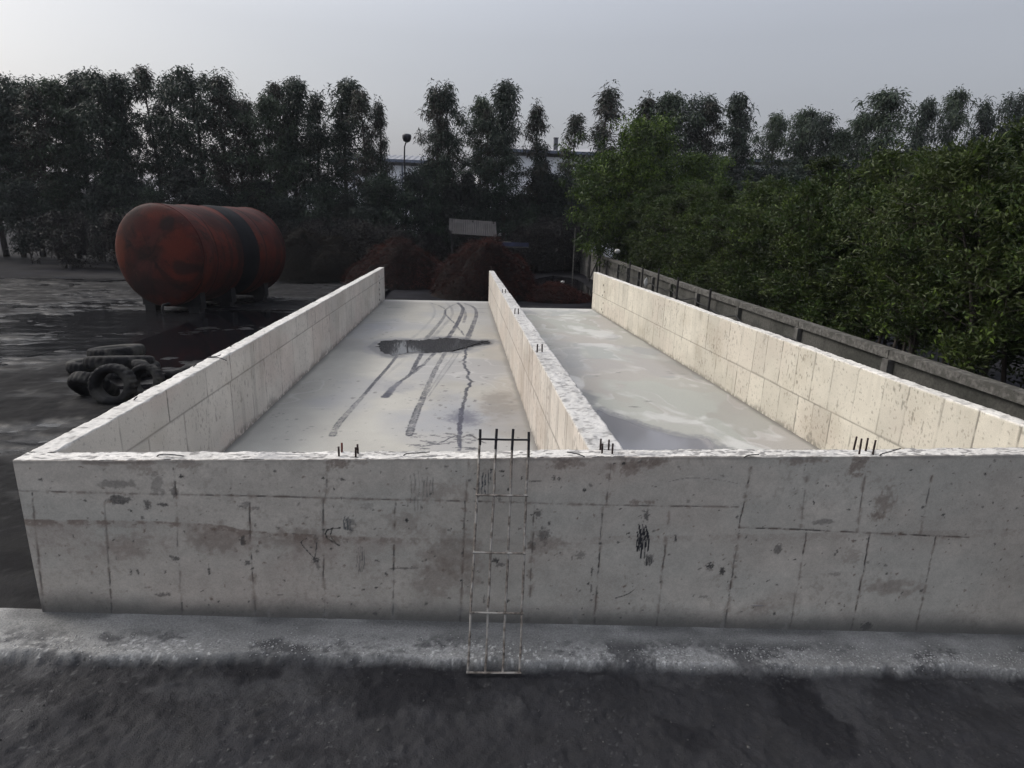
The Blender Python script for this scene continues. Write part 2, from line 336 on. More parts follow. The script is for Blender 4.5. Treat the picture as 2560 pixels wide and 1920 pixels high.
def floor_left():
    ny = 1500; ys = np.linspace(6.1, 31.28, ny); t = np.linspace(0, 1, 340)
    Y, T = np.meshgrid(ys, t, indexing='ij')
    a = lx(ys)-.03; b = ml(ys)+.03; X = a[:, None]+(b-a)[:, None]*T
    big = fbm(X*.35, Y*.22, 30); med = fbm(X*1.1, Y*.7, 31); fin = fbm(X*5, Y*5, 32)
    c = np.zeros(X.shape+(3,))+np.array([.318, .309, .276])
    c *= (.78+.40*big)[..., None]; c *= (.88+.24*med)[..., None]; c *= (.95+.1*fin)[..., None]
    c = mix(c, (.304, .274, .239), ss(.45, .75, fbm(X*.5+.2*X, Y*.3, 33))*.5*ss(-1.5, 1.2, X))
    c = mix(c, (.251, .255, .262), ss(.50, .66, fbm(X*.4, Y*.3, 34))*.55)
    wv = fbm(X*.25+.6*fbm(X*.5, Y*.5, 36), Y*.45, 35, 3)
    for lv in (.289, .380, .464): c = mix(c, (.410, .403, .380), (1-ss(0, .012, np.abs(wv-lv)))*.4)    # tide lines of dried water
    for k, y0 in enumerate((28.2, 25.3, 19.4, 16.0, 12.8, 9.9)):                             # pour lines
        yy = y0+.5*(fbm(X*.5, X*0+k, 37)-.5); c = mix(c, (.403, .395, .372), (1-ss(.0, .05, np.abs(Y-yy)))*.35*ss(.35, .6, fbm(X*2, Y*2, 38)))
        c = c*(1-.05*ss(0, 1.5, Y-yy)*(Y > yy))[..., None]
    cv = Canvas(X, Y, c)
    cv.blob(FA(420, 590), 1.7, .8, .55, (.152, .148, .141), 101, .45, nz=.8)
    cv.blob(FA(300, 450), 1.5, 1.4, .35, (.228, .228, .243), 102, .6)
    cv.blob(FA(1300, 1290), 1.1, 1.1, .40, (.205, .213, .228), 103, .5, nz=.8)
    cv.blob(FA(1560, 1330), 1.0, 1.1, .40, (.205, .213, .220), 104, .45)
    cv.blob(FA(1850, 1250), .62, 1.6, .55, (.190, .171, .148), 105, .5, nz=.7)
    cv.blob(FA(1740, 1180), .34, .9, .55, (.150, .135, .115), 106, .5, nz=1.5, fr=6)
    cv.blob(FA(330, 990), .8, .5, .2, (.190, .190, .190), 107)
    cv.blob(FA(1180, 1125), .35, .3, .35, (.167, .167, .167), 108)
    for i, (p, k) in enumerate((((1380, 1280), .62), ((1385, 1345), .66), ((1450, 1370), .5), ((1330, 1330), .45), ((1430, 1310), .35))):
        cv.blob(FA(*p), .26, .24, k, (.085, .085, .105), 110+i, .35, nz=1.6, fr=5)
    T1 = cv.track
    ring = P((470, 600), (545, 545), (700, 532), (850, 535), (1000, 530), (1190, 508), (1330, 513), (1480, 538), (1655, 542), (1640, 570), (1500, 602), (1400, 632), (1250, 657), (1000, 664), (850, 664), (730, 690), (650, 695), (540, 655), (470, 600))
    T1(ring, .8, .8, .45, 0, (.17, .168, .165), 150, rough=.5, wob=.25); T1(ring, .34, .34, .55, 0, (.085, .085, .087), 151, rough=.35, wob=.3)
    T1(P((705, 695), (600, 830), (500, 940), (380, 1080)), 0.105, 0.093, 0.98, .35, seed=1)
    T1(P((380, 1080), (230, 1250), (100, 1400), (45, 1510)), 0.099, 0.149, 0.92, .9, seed=2)
    T1(P((820, 690), (700, 800), (560, 920), (480, 1010)), 0.136, 0.112, 0.25, .3, (.152, .152, .152), seed=3)
    T1(P((955, 675), (885, 805), (840, 885), (730, 965)), 0.149, 0.099, 0.98, .3, seed=4)
    T1(P((730, 965), (660, 1030), (590, 1115)), 0.136, 0.211, 1.09, 0, (.030, .030, .040), seed=5, rough=.35)
    cv.blob(FA(740, 1010), .45, .5, .4, (.167, .167, .179), 120)
    T1(P((1095, 662), (1010, 750), (950, 810), (860, 880)), 0.124, 0.093, 0.80, .5, seed=6)
    T1(P((985, 790), (930, 805), (900, 840)), 0.099, 0.062, 0.92, .2, seed=7)
    T1(P((1200, 660), (1120, 800), (1050, 940), (970, 1130)), 0.124, 0.136, 0.83, .7, seed=8)
    T1(P((970, 1130), (900, 1290), (850, 1440), (830, 1505)), 0.149, 0.161, 0.92, .8, seed=9)
    T1(P((1290, 680), (1180, 830), (1090, 970), (1000, 1110)), 0.040, 0.040, 0.52, 0, (.120, .120, .120), seed=10)
    T1(P((1340, 670), (1230, 830), (1120, 980), (1030, 1110)), 0.040, 0.040, 0.57, 0, (.120, .120, .120), seed=11)
    T1(P((1315, 675), (1205, 830), (1105, 970)), 0.124, 0.099, 0.16, .2, (.152, .152, .152), seed=12)
    T1(P((1415, 615), (1408, 700), (1400, 775), (1438, 880), (1452, 960), (1415, 1070), (1380, 1180), (1370, 1240)), 0.080, 0.080, 1.09, 0, seed=13, wob=.16)
    T1(P((1366, 1240), (1355, 1400), (1350, 1520), (1343, 1660)), 0.120, 0.080, 0.92, 0, (.040, .040, .055), seed=14, wob=.06)
    T1(P((1370, 1530), (1440, 1505), (1540, 1560), (1610, 1590)), 0.056, 0.040, 0.86, 0, (.050, .045, .045), seed=15, wob=.08)
    T1(P((1330, 1500), (1200, 1560), (1060, 1600), (930, 1620)), 0.040, 0.040, 0.80, 0, seed=16, wob=.12)
    T1(P((1260, 1590), (1100, 1600), (980, 1570)), 0.040, 0.048, 0.69, 0, seed=17, wob=.14)
    T1(P((870, 510), (1000, 390), (1080, 290), (1092, 215), (1040, 150)), 0.124, 0.099, 0.40, .4, (.130, .130, .130), seed=18)
    T1(P((1005, 520), (1110, 400), (1190, 290), (1205, 225), (1270, 180), (1340, 155)), 0.186, 0.074, 0.71, .5, (.070, .070, .070), seed=19)
    T1(P((1070, 510), (1180, 390), (1265, 290), (1270, 220), (1210, 150)), 0.149, 0.124, 0.44, .5, (.110, .110, .110), seed=20)
    T1(P((1235, 505), (1320, 370), (1370, 260), (1380, 205), (1330, 152)), 0.174, 0.161, 0.98, .35, seed=21)
    T1(P((1390, 350), (1408, 270), (1385, 205)), 0.124, 0.124, 0.57, .6, seed=22)
    T1(P((1430, 515), (1500, 340), (1520, 260), (1495, 200), (1400, 158)), 0.211, 0.124, 0.83, .55, seed=23)
    T1(P((1040, 150), (1130, 178), (1195, 215), (1210, 275), (1290, 355), (1345, 420), (1395, 485)), 0.072, 0.064, 0.63, 0, seed=24, wob=.1)
    T1(P((600, 203), (690, 198), (785, 210)), 0.099, 0.050, 0.92, 0, seed=25)
    T1(P((1500, 212), (1570, 212), (1640, 210)), 0.096, 0.080, 0.69, 0, seed=26)
    T1(P((1520, 243), (1600, 250)), 0.096, 0.080, 0.57, 0, seed=27)
    rr = random.Random(5)
    for u, v in ((560, 478), (600, 455), (650, 415), (620, 378), (710, 345), (645, 495), (655, 400), (690, 330), (450, 520), (785, 290), (1590, 685), (1545, 795), (1350, 755), (1285, 868), (1620, 915), (960, 990), (1175, 1000), (1150, 1200), (1205, 1222), (1500, 1160), (1510, 1150), (1140, 1335), (1050, 1150), (1440, 1210), (1330, 915), (1470, 955), (1490, 960), (1385, 705), (1420, 1090), (1395, 1130), (1545, 350), (310, 955), (255, 1128), (480, 1070), (1300, 480), (1580, 985), (1200, 1055), (1245, 1440), (1290, 1500)):
        p = FA(u, v); cv.blob(p, .03+.03*rr.random(), .04+.03*rr.random(), .6, (.06, .055, .05), rr.randrange(999), sharp=.25, nz=1.2)
    for i in range(420):
        p = (rr.uniform(-3.8, 1.5), 6.3+9*rr.random()**1.6); k = 1 if p[0] > -1.5 and p[1] < 9 else .6
        cv.blob(p, .012+.03*rr.random(), .01+.02*rr.random(), k*.8, (.050, .050, .055), rr.randrange(999), sharp=.4)
    for i in range(40):
        p = FA(rr.uniform(850, 1500), rr.uniform(1490, 1650)); cv.blob(p, .03+.07*rr.random(), .012+.03*rr.random(), .85, (.050, .050, .055), rr.randrange(999), sharp=.4, nz=1.8)
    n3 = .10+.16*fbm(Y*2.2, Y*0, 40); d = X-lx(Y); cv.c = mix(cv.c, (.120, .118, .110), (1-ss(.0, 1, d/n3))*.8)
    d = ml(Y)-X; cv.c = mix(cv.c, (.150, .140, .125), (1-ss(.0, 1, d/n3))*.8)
    d = 31.28-Y; cv.c = mix(cv.c, (.395, .388, .372), (1-ss(0, 1.2, d+.5*(med-.5)))*.4)
    pz = np.stack([X, Y, np.zeros_like(X)+.004*(fbm(X*.6, Y*.6, 41)-.5)], -1)
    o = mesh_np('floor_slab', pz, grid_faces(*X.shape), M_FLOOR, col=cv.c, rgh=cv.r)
    tag(o, kind='structure')
    s = MB(); s.box(((-3.7+1.58)/2, 31.28-.3, -.20), (5.2, .58, .36)); e = s.build('slab_edge', M_FENCE_POST, o)
floor_left()
FR = lambda u, v: at_z(1240+.27125*u, 740+.27125*v, -.28)[:2]
def floor_right():
    ny = 900; ys = np.linspace(6.1, 31.16, ny); t = np.linspace(0, 1, 210)
    Y, T = np.meshgrid(ys, t, indexing='ij')
    a = mr_(ys)-.03; b = rx(ys)+.03; X = a[:, None]+(b-a)[:, None]*T
    c = np.zeros(X.shape+(3,))+np.array([.275, .269, .241])
    wx = X+.9*(fbm(X*.4, Y*.3, 50)-.5)*2; wy = Y+1.6*(fbm(X*.4+7, Y*.3, 51)-.5)*2
    f1 = fbm(wx*.42, wy*.26, 52, 3); f2 = fbm(wx*.9+4, wy*.45, 53, 3)
    c *= (.80+.36*fbm(X*.5, Y*.3, 54))[..., None]
    c = mix(c, (.236, .239, .236), ss(.47, .53, f1)*.7); c = mix(c, (.290, .272, .250), ss(.52, .57, f2)*.6)
    c = mix(c, (.304, .327, .293), ss(.56, .6, fbm(wx*.6+8, wy*.4, 55, 3))*.35)
    for f, lv in ((f1, .45), (f2, .53)):
        e = f-lv; c = mix(c, (.456, .448, .433), np.where(e > 0, 1-ss(0, .07, e), 1-ss(0, .012, -e))*.34*ss(.35, .6, fbm(X*1.5, Y*1.5, 56)))
    c = mix(c, (.471, .464, .448), ss(.56, .72, fbm(wx*.9, wy*.8, 57))*.5)
    cv = Canvas(X, Y, c)
    cv.blob(FR(520, 480), 1.0, 2.4, .45, (.228, .232, .228), 131)
    cv.blob(FR(640, 660), .6, 1.3, .45, (.205, .209, .209), 132)
    cv.blob(FR(780, 910), .32, .9, .7, (.130, .130, .135), 133, .3)
    cv.blob(FR(1680, 660), .45, 1.6, .45, (.182, .171, .152), 134)
    cv.blob(FR(2120, 980), .4, .9, .35, (.228, .213, .198), 137)
    for u, v in ((1590, 700), (1620, 715), (1720, 720), (1130, 706), (925, 738), (1265, 1020), (1290, 1022), (600, 650), (650, 775), (500, 455), (570, 545), (1400, 970)):
        cv.blob(FR(u, v), .09, .05, .7, (.110, .105, .100), u, sharp=.5, nz=1.6)
    cv.blob(FR(2000, 1385), .45, .10, .6, (.160, .160, .155), 135, ang=-.5, nz=1.4)
    PQ = [(2.0, 9.4)]+[tuple(FR(*p)) for p in ((900, 1080), (1050, 1105), (1200, 1150), (1380, 1220), (1560, 1270), (1740, 1310), (1900, 1325), (2000, 1390))]
    cv.track(PQ, .8, .6, .5, 0, (.17, .17, .17), 140, rough=.5); cv.track(PQ, .35, .3, .5, 0, (.15, .15, .155), 141, rough=.35)
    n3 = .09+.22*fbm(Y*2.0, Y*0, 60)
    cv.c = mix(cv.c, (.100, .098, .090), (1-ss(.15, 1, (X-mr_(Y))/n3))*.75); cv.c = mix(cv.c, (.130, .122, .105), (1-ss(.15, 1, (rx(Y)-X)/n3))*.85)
    d = 31.16-Y; cv.c = mix(cv.c, (.441, .433, .418), (1-ss(0, 1.5, d+.6*(f1-.5)))*.45)
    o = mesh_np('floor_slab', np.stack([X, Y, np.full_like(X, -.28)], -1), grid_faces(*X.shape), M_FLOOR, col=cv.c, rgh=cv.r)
    tag(o, kind='structure')
    s = MB(); s.box(((1.80+7.02)/2, 31.16-.3, -.46), (5.15, .58, .34)); s.build('slab_edge', M_FENCE_POST, o)
floor_right()
def puddle(pts, z, m, seed, amp=.06, name='puddle'):
    q = resample(list(pts)+[pts[0]], .08)[:-1]
    s = np.arange(len(q)); th = 2*math.pi*s/len(q)
    q = q+amp*np.stack([fbm(3*np.cos(th)*6+20, 3*np.sin(th)*6+20, seed)-.5, fbm(3*np.cos(th)*6+60, 3*np.sin(th)*6+20, seed)-.5], -1)*2
    me = bpy.data.meshes.new(name); me.from_pydata([(x, y, z) for x, y in q], [], [tuple(range(len(q)))]); me.update()
    o = link(name, me, m); tag(o, kind='structure'); return o
M_PUD = mat_water('dark_puddle_water', (.045, .045, .048), .035)
M_PUD2 = mat_water('clear_puddle_water', (.19, .19, .20), .06)
M_POOL = mat_water('oily_water', (.004, .004, .005), .06, .05, 1.5)
M_RIPPLE = mat_water('rippled_water', (.010, .010, .011), .09, .30, 1.1, (.5, 1.4, 1))
puddle(P((505, 600), (545, 548), (700, 535), (850, 538), (1000, 533), (1190, 512), (1330, 517), (1470, 540), (1640, 540), (1650, 566), (1500, 598), (1400, 628), (1250, 652), (1000, 660), (850, 660), (730, 685), (650, 690), (560, 650)), .0075, M_PUD, 71, .17)
q = [FR(*p) for p in ((900, 1080), (1050, 1105), (1200, 1150), (1380, 1220), (1560, 1270), (1740, 1310), (1900, 1325), (2000, 1390))]
puddle([(mr_(9.6)+.03, 9.7)]+q+[(4.0, 6.30), (2.6, 6.30), (1.95, 6.30), (1.87, 7.6)], -.272, M_PUD2, 73, .02)

# ------------------------------------------------------------------ concrete walls
def long_wall(name, ax, bx, y0, y1, zb, joint, seed, label, face, top, warm, nrm_step=.015, rough=.012, pock=1.0, streak=.3, spacing=(.58, .80), tone=None):
    """poured wall running along Y; ax(y), bx(y) are its left and right faces"""
    zt = 1.6; hz = np.linspace(zb, zt, int((zt-zb)/.024)); nt_ = 14
    prof = [(0, z) for z in hz]+[(k/(nt_), zt) for k in range(1, nt_)]+[(1, z) for z in hz[::-1]]
    prof = np.array(prof); ys = np.arange(y0, y1+.001, nrm_step)
    n = len(hz); Y, Tn = np.meshgrid(ys, prof[:, 0], indexing='ij'); Z = np.broadcast_to(prof[:, 1], Y.shape).copy()
    A = ax(ys)[:, None]; B = bx(ys)[:, None]; X = A+(B-A)*Tn
    ist = np.zeros(prof.shape[0], bool); ist[n:n+nt_-1] = True
    side = np.zeros(prof.shape[0]); side[:n] = -1; side[-n:] = 1
    rough_t = fbm(Y*6, X*14, seed+1)-.5; long_t = fbm(Y*.5, Y*0, seed+2)-.5; crag = fbm(Y*22, X*40, seed+3)-.5
    onrim = np.isclose(Z, zt)
    Z = Z+onrim*(rough*(2.0*rough_t+2.0*long_t)+rough*.9*crag)
    chip = ss(.62, .78, fbm(Y*5, Y*0+Tn*3, seed+4))
    edge = np.zeros(prof.shape[0]); edge[n-1] = 1; edge[-n] = 1
    Z = Z-chip*edge*rough*1.6; X = X+(-edge*np.sign(side))[None, :]*(rough*.8*chip+rough*.5*fbm(Y*9, Y*0+side[None, :], seed+5))
    X = X+side[None, :]*(.006*(fbm(Y*1.5, Z*1.5, seed+6)-.5))
    # colour
    c = np.zeros(Y.shape+(3,))+np.array(face)
    c *= (.84+.32*fbm(Y*.55, Z*.8+X, seed+7))[..., None]*(.90+.2*fbm(Y*3, Z*3, seed+8))[..., None]
    c = mix(c, warm, ss(.45, .7, fbm(Y*.7+5, Z*1.2, seed+9))*.45)
    rr = random.Random(seed); gap = np.zeros(Y.shape); tint = np.zeros(Y.shape)
    for row, (za, zb_) in enumerate(((joint, 9), (-9, joint))):
        y = y0+rr.random()*.5
        while y < y1:
            m = (Z > za) & (Z <= zb_); k = rr.choice((.5, .7, .9, 1.0)); wd = rr.uniform(.010, .017); sl = rr.uniform(-.006, .006)
            d = np.abs(Y-y-sl*(Z-.8)-.014*(vn(Z*4, Z*0+y, seed)-.5))
            gap = np.maximum(gap, m*(1-ss(wd*.6, wd*1.6, d))*k*(.35+.8*ss(.3, .55, fbm(Z*4+y*7, Y*0, seed+10, 2))))
            ny = y+rr.uniform(*spacing); tint = tint+np.where(m & (Y >= y) & (Y < ny), rr.uniform(-.07, .07), 0); y = ny
    jl = joint+.012*(fbm(Y*.8, Y*0, seed+11)-.5)*2
    gap = np.maximum(gap, (1-ss(.009, .021, np.abs(Z-jl)))*(.5+.6*fbm(Y*3, Y*0, seed+12)))
    c *= (1+tint)[..., None]
    c = mix(c, np.array(face)*.30, np.clip(gap, 0, 1)*.85)
    X = X-side[None, :]*gap*.004
    pk = ss(.72, .76, fbm(Y*26, Z*11, seed+13, 2))*ss(.40, .62, fbm(Y*.9, Z*1.1, seed+14))*pock
    c = mix(c, np.array(face)*.25, np.clip(pk, 0, 1)*.8)
    pk2 = ss(.76, .80, fbm(Y*34, Z*26, seed+15, 2))*.7*pock; c = mix(c, np.array(face)*.3, np.clip(pk2, 0, 1))
    st = ss(.60, .74, fbm(Y*7, Z*.55, seed+16, 3))*ss(.4, .65, fbm(Y*.6, Z*.4, seed+17)); c = mix(c, np.array(face)*.42, st*streak)
    c = mix(c, np.array(face)*np.array([.50, .44, .36]), ss(.55, .8, fbm(Y*.8+3, Z*.9, seed+18))*.25)
    # dirt splashed along the foot of the wall
    fl = 0.0 if face is not None else 0
    foot = 1-ss(0, 1, (Z-(zb+.62))/(.05+.30*fbm(Y*1.7, Y*0, seed+19)**1.6)); c = mix(c, np.array(face)*.30, foot*.7*ss(.3, .5, fbm(Y*12, Z*12, seed+20)))
    rim = ist | (edge > 0)
    tc = np.zeros_like(c)+np.array(top)
    tc *= (.78+.44*fbm(Y*1.2, X*4, seed+21))[..., None]*(.8+.4*fbm(Y*20, X*40, seed+22))[..., None]
    tc = mix(tc, np.array(top)*.22, ss(.56, .72, fbm(Y*14, X*8, seed+23, 4))*(.25+.4*min(1, rough/.03)))
    tc = mix(tc, np.array(top)*.15, ss(.72, .76, fbm(Y*18, X*24, seed+24, 2))*.45)
    c = np.where(rim[None, :, None], tc, c)
    i = np.arange(Y.size).reshape(Y.shape)
    f = grid_faces(*Y.shape)
    o = mesh_np(name, np.stack([X, Y, Z], -1), f, M_WALL, col=c)
    tag(o, label, 'wall')
    # far end, closed by a separate fan of quads
    q = o.data
    m = MB(); k = len(ys)-1; P0 = np.stack([X, Y, Z], -1)[k]
    vs = list(P0[:n])+list(P0[-n:][::-1]); m.add(vs, [(j, j+1, n+j+1, n+j) for j in range(n-1)])
    ec = mat_cache(face); m.build('end_face', ec, o)
    return o
_mc = {}
def mat_cache(c):
    k = tuple(c)
    if k not in _mc: _mc[k] = mat('concrete_end', c, .9, var=.2, scale=5, bump=.3)
    return _mc[k]
WL = long_wall('concrete_wall', lambda y: lx(y)-.235, lx, 6.175, 31.5, -.6, 1.11, 200, 'low grey concrete wall on the left, beside the black yard with the red tank', (.50, .475, .435), (.49, .475, .445), (.50, .43, .39), pock=.55, streak=.3, spacing=(.75, 1.4), rough=.010)
WM = long_wall('concrete_wall', ml, mr_, 6.175, 30.75, -.62, .88, 300, 'middle concrete wall with ragged top dividing the two floors', (.45, .415, .37), (.38, .372, .355), (.45, .39, .335), pock=.8, streak=.65, spacing=(.5, .75), rough=.019)
WR = long_wall('concrete_wall', rx, lambda y: rx(y)+.23, 6.175, 31.4, -.9, .56, 400, 'cream concrete wall on the right in front of the grey boundary wall', (.485, .455, .385), (.50, .485, .45), (.47, .42, .36), pock=.8, streak=.22, spacing=(.55, .75), rough=.014)

FW = lambda px, py: at_y(px, py, FY)[[0, 2]]
def front_wall():
    x0, x1 = -4.33, 7.66; xs = np.arange(x0, x1, .0095); zb, zt = -1.1, 1.6; hz = np.linspace(zb, zt, 275); nt_ = 22; D = .225
    prof = np.array([(0, z) for z in hz]+[(k/nt_, zt) for k in range(1, nt_)]+[(1, z) for z in np.linspace(zt, -.5, 40)])
    n = len(hz); X, Tn = np.meshgrid(xs, prof[:, 0], indexing='ij'); Z = np.broadcast_to(prof[:, 1], X.shape).copy(); Y = FY+D*Tn
    onrim = np.isclose(Z, zt)
    Z = Z+onrim*(.011*(fbm(X*5, Y*12, 501)-.5)*2+.022*(fbm(X*.7, X*0, 502)-.5)+.016*(fbm(X*26, Y*34, 503)-.5))
    edge = np.zeros(len(prof)); edge[n-1] = 1; e2 = np.zeros(len(prof)); e2[n+nt_-1] = 1
    chip = ss(.58, .8, fbm(X*4, X*0, 504)); Y = Y+edge*(.014*chip+.008*fbm(X*12, X*0, 505))-e2*.04*fbm(X*7, X*0, 506)
    face_m = np.zeros(len(prof)); face_m[:n] = 1
    Y = Y+face_m*(.010*(fbm(X*.9, Z*.9, 507)-.5)+.004*(fbm(X*5, Z*5, 508)-.5))
    base = np.array([.452, .415, .362])
    c = np.zeros(X.shape+(3,))+base
    c *= (.80+.40*fbm(X*.7, Z*.9, 510))[..., None]*(.86+.28*fbm(X*3.2, Z*3.2, 511))[..., None]
    c = mix(c, (.41, .345, .295), ss(.45, .68, fbm(X*.55+4, Z*.8, 512))*.42*(1-.6*ss(1.5, 3.5, X)))
    c = mix(c, (.39, .385, .345), ss(.45, .7, fbm(X*.6, Z*1.1+8, 513))*.5)
    cv = Canvas(X, Z, c)
    BR = (.17, .13, .105); DK = (.065, .06, .057)
    W = lambda *p: [FW(*q) for q in p]
    gap = np.zeros(X.shape)
    def joint(pts, k, wd=.008, halo=.0, col=DK, seed=0):
        q = resample(W(*pts), .05)
        lo = q.min(0)-.15; hi = q.max(0)+.15
        idx = np.nonzero((X > lo[0]) & (X < hi[0]) & (Z > lo[1]) & (Z < hi[1])); u = X[idx]; v = Z[idx]; best = np.full(u.shape, 9.)
        u2 = u+.02*(fbm(v*7, u*7, seed)-.5)
        for i in range(len(q)-1):
            d = q[i+1]-q[i]; ln = np.linalg.norm(d)+1e-9; d = d/ln
            t = np.clip((u2-q[i][0])*d[0]+(v-q[i][1])*d[1], 0, ln); best = np.minimum(best, np.hypot(u2-q[i][0]-d[0]*t, v-q[i][1]-d[1]*t))
        wv = .4+1.3*fbm(u*14, v*14, seed+7); a = (1-ss(wd*.2*wv, wd*1.5*wv, best))*k*1.25*(.15+.95*ss(.38, .60, fbm(u*12, v*12, seed+1)))*(.5+.7*ss(.35, .6, fbm(u*2.5, v*2.5, seed+9)))
        gap[idx] = np.maximum(gap[idx], a); cv.c[idx] = mix(cv.c[idx], col, np.clip(a, 0, 1))
        if True:
            halo = max(halo, .03); h = (1-ss(0, halo, best+.5*halo*(fbm(u*9, v*9, seed+2)-.5)*2))*ss(.46, .62, fbm(u*16, v*16, seed+3)); cv.c[idx] = mix(cv.c[idx], BR, h*.55)
    H = joint
    H(((285, 1234), (600, 1240), (960, 1249), (1200, 1254), (1507, 1263), (1845, 1268)), .55, seed=1); H(((1848, 1320), (2000, 1325), (2150, 1332), (2420, 1344)), .85, .009, seed=2)
    H(((20, 1226), (285, 1234)), .5, seed=90)
    for i, (p, k, h) in enumerate(((((434, 1161), (440, 1240)), .6, .05), (((818, 1160), (814, 1245)), .75, .05), (((1170, 1160), (1166, 1250)), .35, .0), (((1528, 1160), (1515, 1262)), .5, .10), (((1878, 1170), (1848, 1320)), .85, .04), (((2017, 1190), (2003, 1322)), .5, .05), (((2165, 1185), (2142, 1330)), .5, .04), (((2330, 1190), (2300, 1335)), .5, .03),
            (((440, 1243), (446, 1380), (457, 1545)), .65, .03), (((624, 1245), (628, 1380), (640, 1550)), .8, .05), (((809, 1250), (808, 1400), (812, 1552)), .65, .04), (((988, 1252), (985, 1400), (981, 1555)), .7, .03), (((1163, 1253), (1158, 1400), (1150, 1555)), .65, .02), (((1336, 1262), (1330, 1400), (1320, 1560)), .5, .05), (((1507, 1264), (1498, 1400), (1486, 1562)), .75, .02), (((1673, 1270), (1660, 1400), (1641, 1568)), .7, .03), (((1848, 1328), (1832, 1430), (1811, 1572)), .75, .05), (((2016, 1332), (2000, 1430), (1974, 1575)), .8, .02), (((2174, 1338), (2156, 1440), (2128, 1575)), .75, .03), (((2340, 1342), (2290, 1575)), .7, .03), (((260, 1240), (280, 1540)), .6, .03), (((80, 1232), (110, 1535)), .6, .03))):
        H(p, k, seed=10+i*4, halo=h)
    # brown stain band left behind by old earth against the wall
    bx = np.array([FW(px, py) for px, py in ((0, 1296), (285, 1300), (420, 1303), (560, 1312), (600, 1322), (700, 1330), (860, 1338), (960, 1342), (1200, 1345))])
    zl = np.interp(X, bx[:, 0], bx[:, 1])+.02*(fbm(X*5, X*0, 520)-.5); dz = zl-Z
    th = .04+.10*fbm(X*1.3, X*0, 521)
    fade = 1-ss(-1.6, .2, X); soft = ss(.36, .54, fbm(X*9, Z*14, 522))*ss(.28, .55, fbm(X*28, Z*36, 525, 3))*1.35
    cv.c = mix(cv.c, (.165, .125, .10), (ss(0, .012, dz)*(1-ss(th*.6, th*1.5, dz)))*(.25+.75*fade)*.8*(.12+.88*np.clip(soft, 0, 1)))
    cv.c = mix(cv.c, (.29, .235, .20), ss(0, .03, dz)*(1-ss(.15, .65, dz))*.45*(.2+.8*fade)*ss(.35, .6, fbm(X*2.5, Z*2.5, 523)))
    cv.c = mix(cv.c, (.16, .125, .10), ss(.60, .72, fbm(X*24, Z*24, 526, 3))*ss(.42, .62, fbm(X*1.6, Z*1.8, 527))*.22)
    rr = random.Random(11)
    B = cv.blob
    def bl(px, py, w, h, k, col=DK, seed=0, ang=0.0, **kw): B(FW(px, py), w, h, k, col, seed, ang=ang, **kw)
    for a in ((300, 1248, .10, .05, .85), (300, 1210, .16, .05, .5), (368, 1262, .03, .06, .8), (408, 1262, .05, .02, .9), (395, 1215, .05, .10, .4), (435, 1230, .03, .05, .6), (607, 1350, .03, .05, .95), (612, 1262, .05, .04, .5), (640, 1270, .05, .02, .5), (620, 1406, .03, .02, .8), (440, 1398, .03, .03, .8), (345, 1430, .012, .03, .9), (327, 1430, .012, .03, .8), (523, 1427, .010, .06, .95), (405, 1487, .07, .02, .7), (875, 1310, .05, .09, .55), (918, 1265, .05, .04, .35), (788, 1400, .035, .03, .95), (795, 1415, .02, .05, .6), (790, 1350, .02, .05, .6),
              (1255, 1178, .022, .014, 1), (1229, 1174, .014, .012, 1), (1257, 1190, .012, .008, 1), (1304, 1194, .008, .02, 1), (1238, 1402, .04, .03, 1), (1250, 1412, .05, .02, .7), (1385, 1195, .02, .03, .9), (1398, 1197, .015, .02, .8), (1337, 1203, .06, .008, .8), (1360, 1340, .06, .09, .7), (1450, 1388, .05, .05, .5), (1345, 1285, .04, .05, .7), (1373, 1308, .015, .02, .9),
              (1616, 1290, .03, .06, .85), (1622, 1400, .05, .06, .6), (1689, 1346, .012, .05, .9), (1775, 1417, .04, .045, 1), (1806, 1428, .03, .04, 1), (1945, 1372, .04, .06, .7), (2090, 1435, .06, .03, .4), (1760, 1492, .05, .02, .5), (2060, 1305, .14, .03, .55), (2165, 1566, .06, .05, .95), (1720, 1253, .02, .02, .5), (1480, 1428, .010, .05, .8), (1478, 1470, .01, .06, .7), (1430, 1395, .008, .03, .8), (1160, 1310, .01, .05, .6), (1010, 1421, .14, .008, .7), (1330, 1365, .04, .06, .6), (1210, 1500, .01, .05, .6), (700, 1487, .03, .01, .5)):
        bl(*a, seed=rr.randrange(9999), sharp=.3, nz=1.5)
    for a in ((850, 1158, .10, .05, .75), (905, 1156, .06, .03, .4), (1400, 1160, .10, .06, .7), (1430, 1155, .12, .05, .6), (1600, 1160, .16, .07, .7), (1640, 1152, .10, .05, .7), (1575, 1175, .08, .07, .6), (2150, 1160, .10, .12, .75), (1985, 1152, .14, .04, .6), (2040, 1150, .12, .04, .6), (2210, 1260, .10, .16, .6), (2190, 1290, .08, .05, .6), (2230, 1470, .35, .10, .5), (2130, 1390, .10, .10, .35), (1590, 1255, .05, .03, .7), (1625, 1256, .06, .02, .7), (1365, 1360, .18, .10, .45), (1110, 1380, .22, .25, .45), (1010, 1310, .2, .12, .35), (1100, 1440, .25, .2, .4), (1100, 1230, .25, .1, .35), (545, 1345, .25, .12, .5), (720, 1350, .35, .10, .45), (1180, 1420, .08, .3, .35), (1420, 1480, .1, .1, .2), (1950, 1500, .3, .12, .25), (1900, 1520, .12, .08, .35), (330, 1365, .25, .12, .4), (470, 1160, .1, .05, .5), (360, 1165, .12, .08, .45), (310, 1155, .3, .03, .6)):
        bl(*a[:5], col=BR, seed=rr.randrange(9999), sharp=.5, nz=1.7, fr=4)
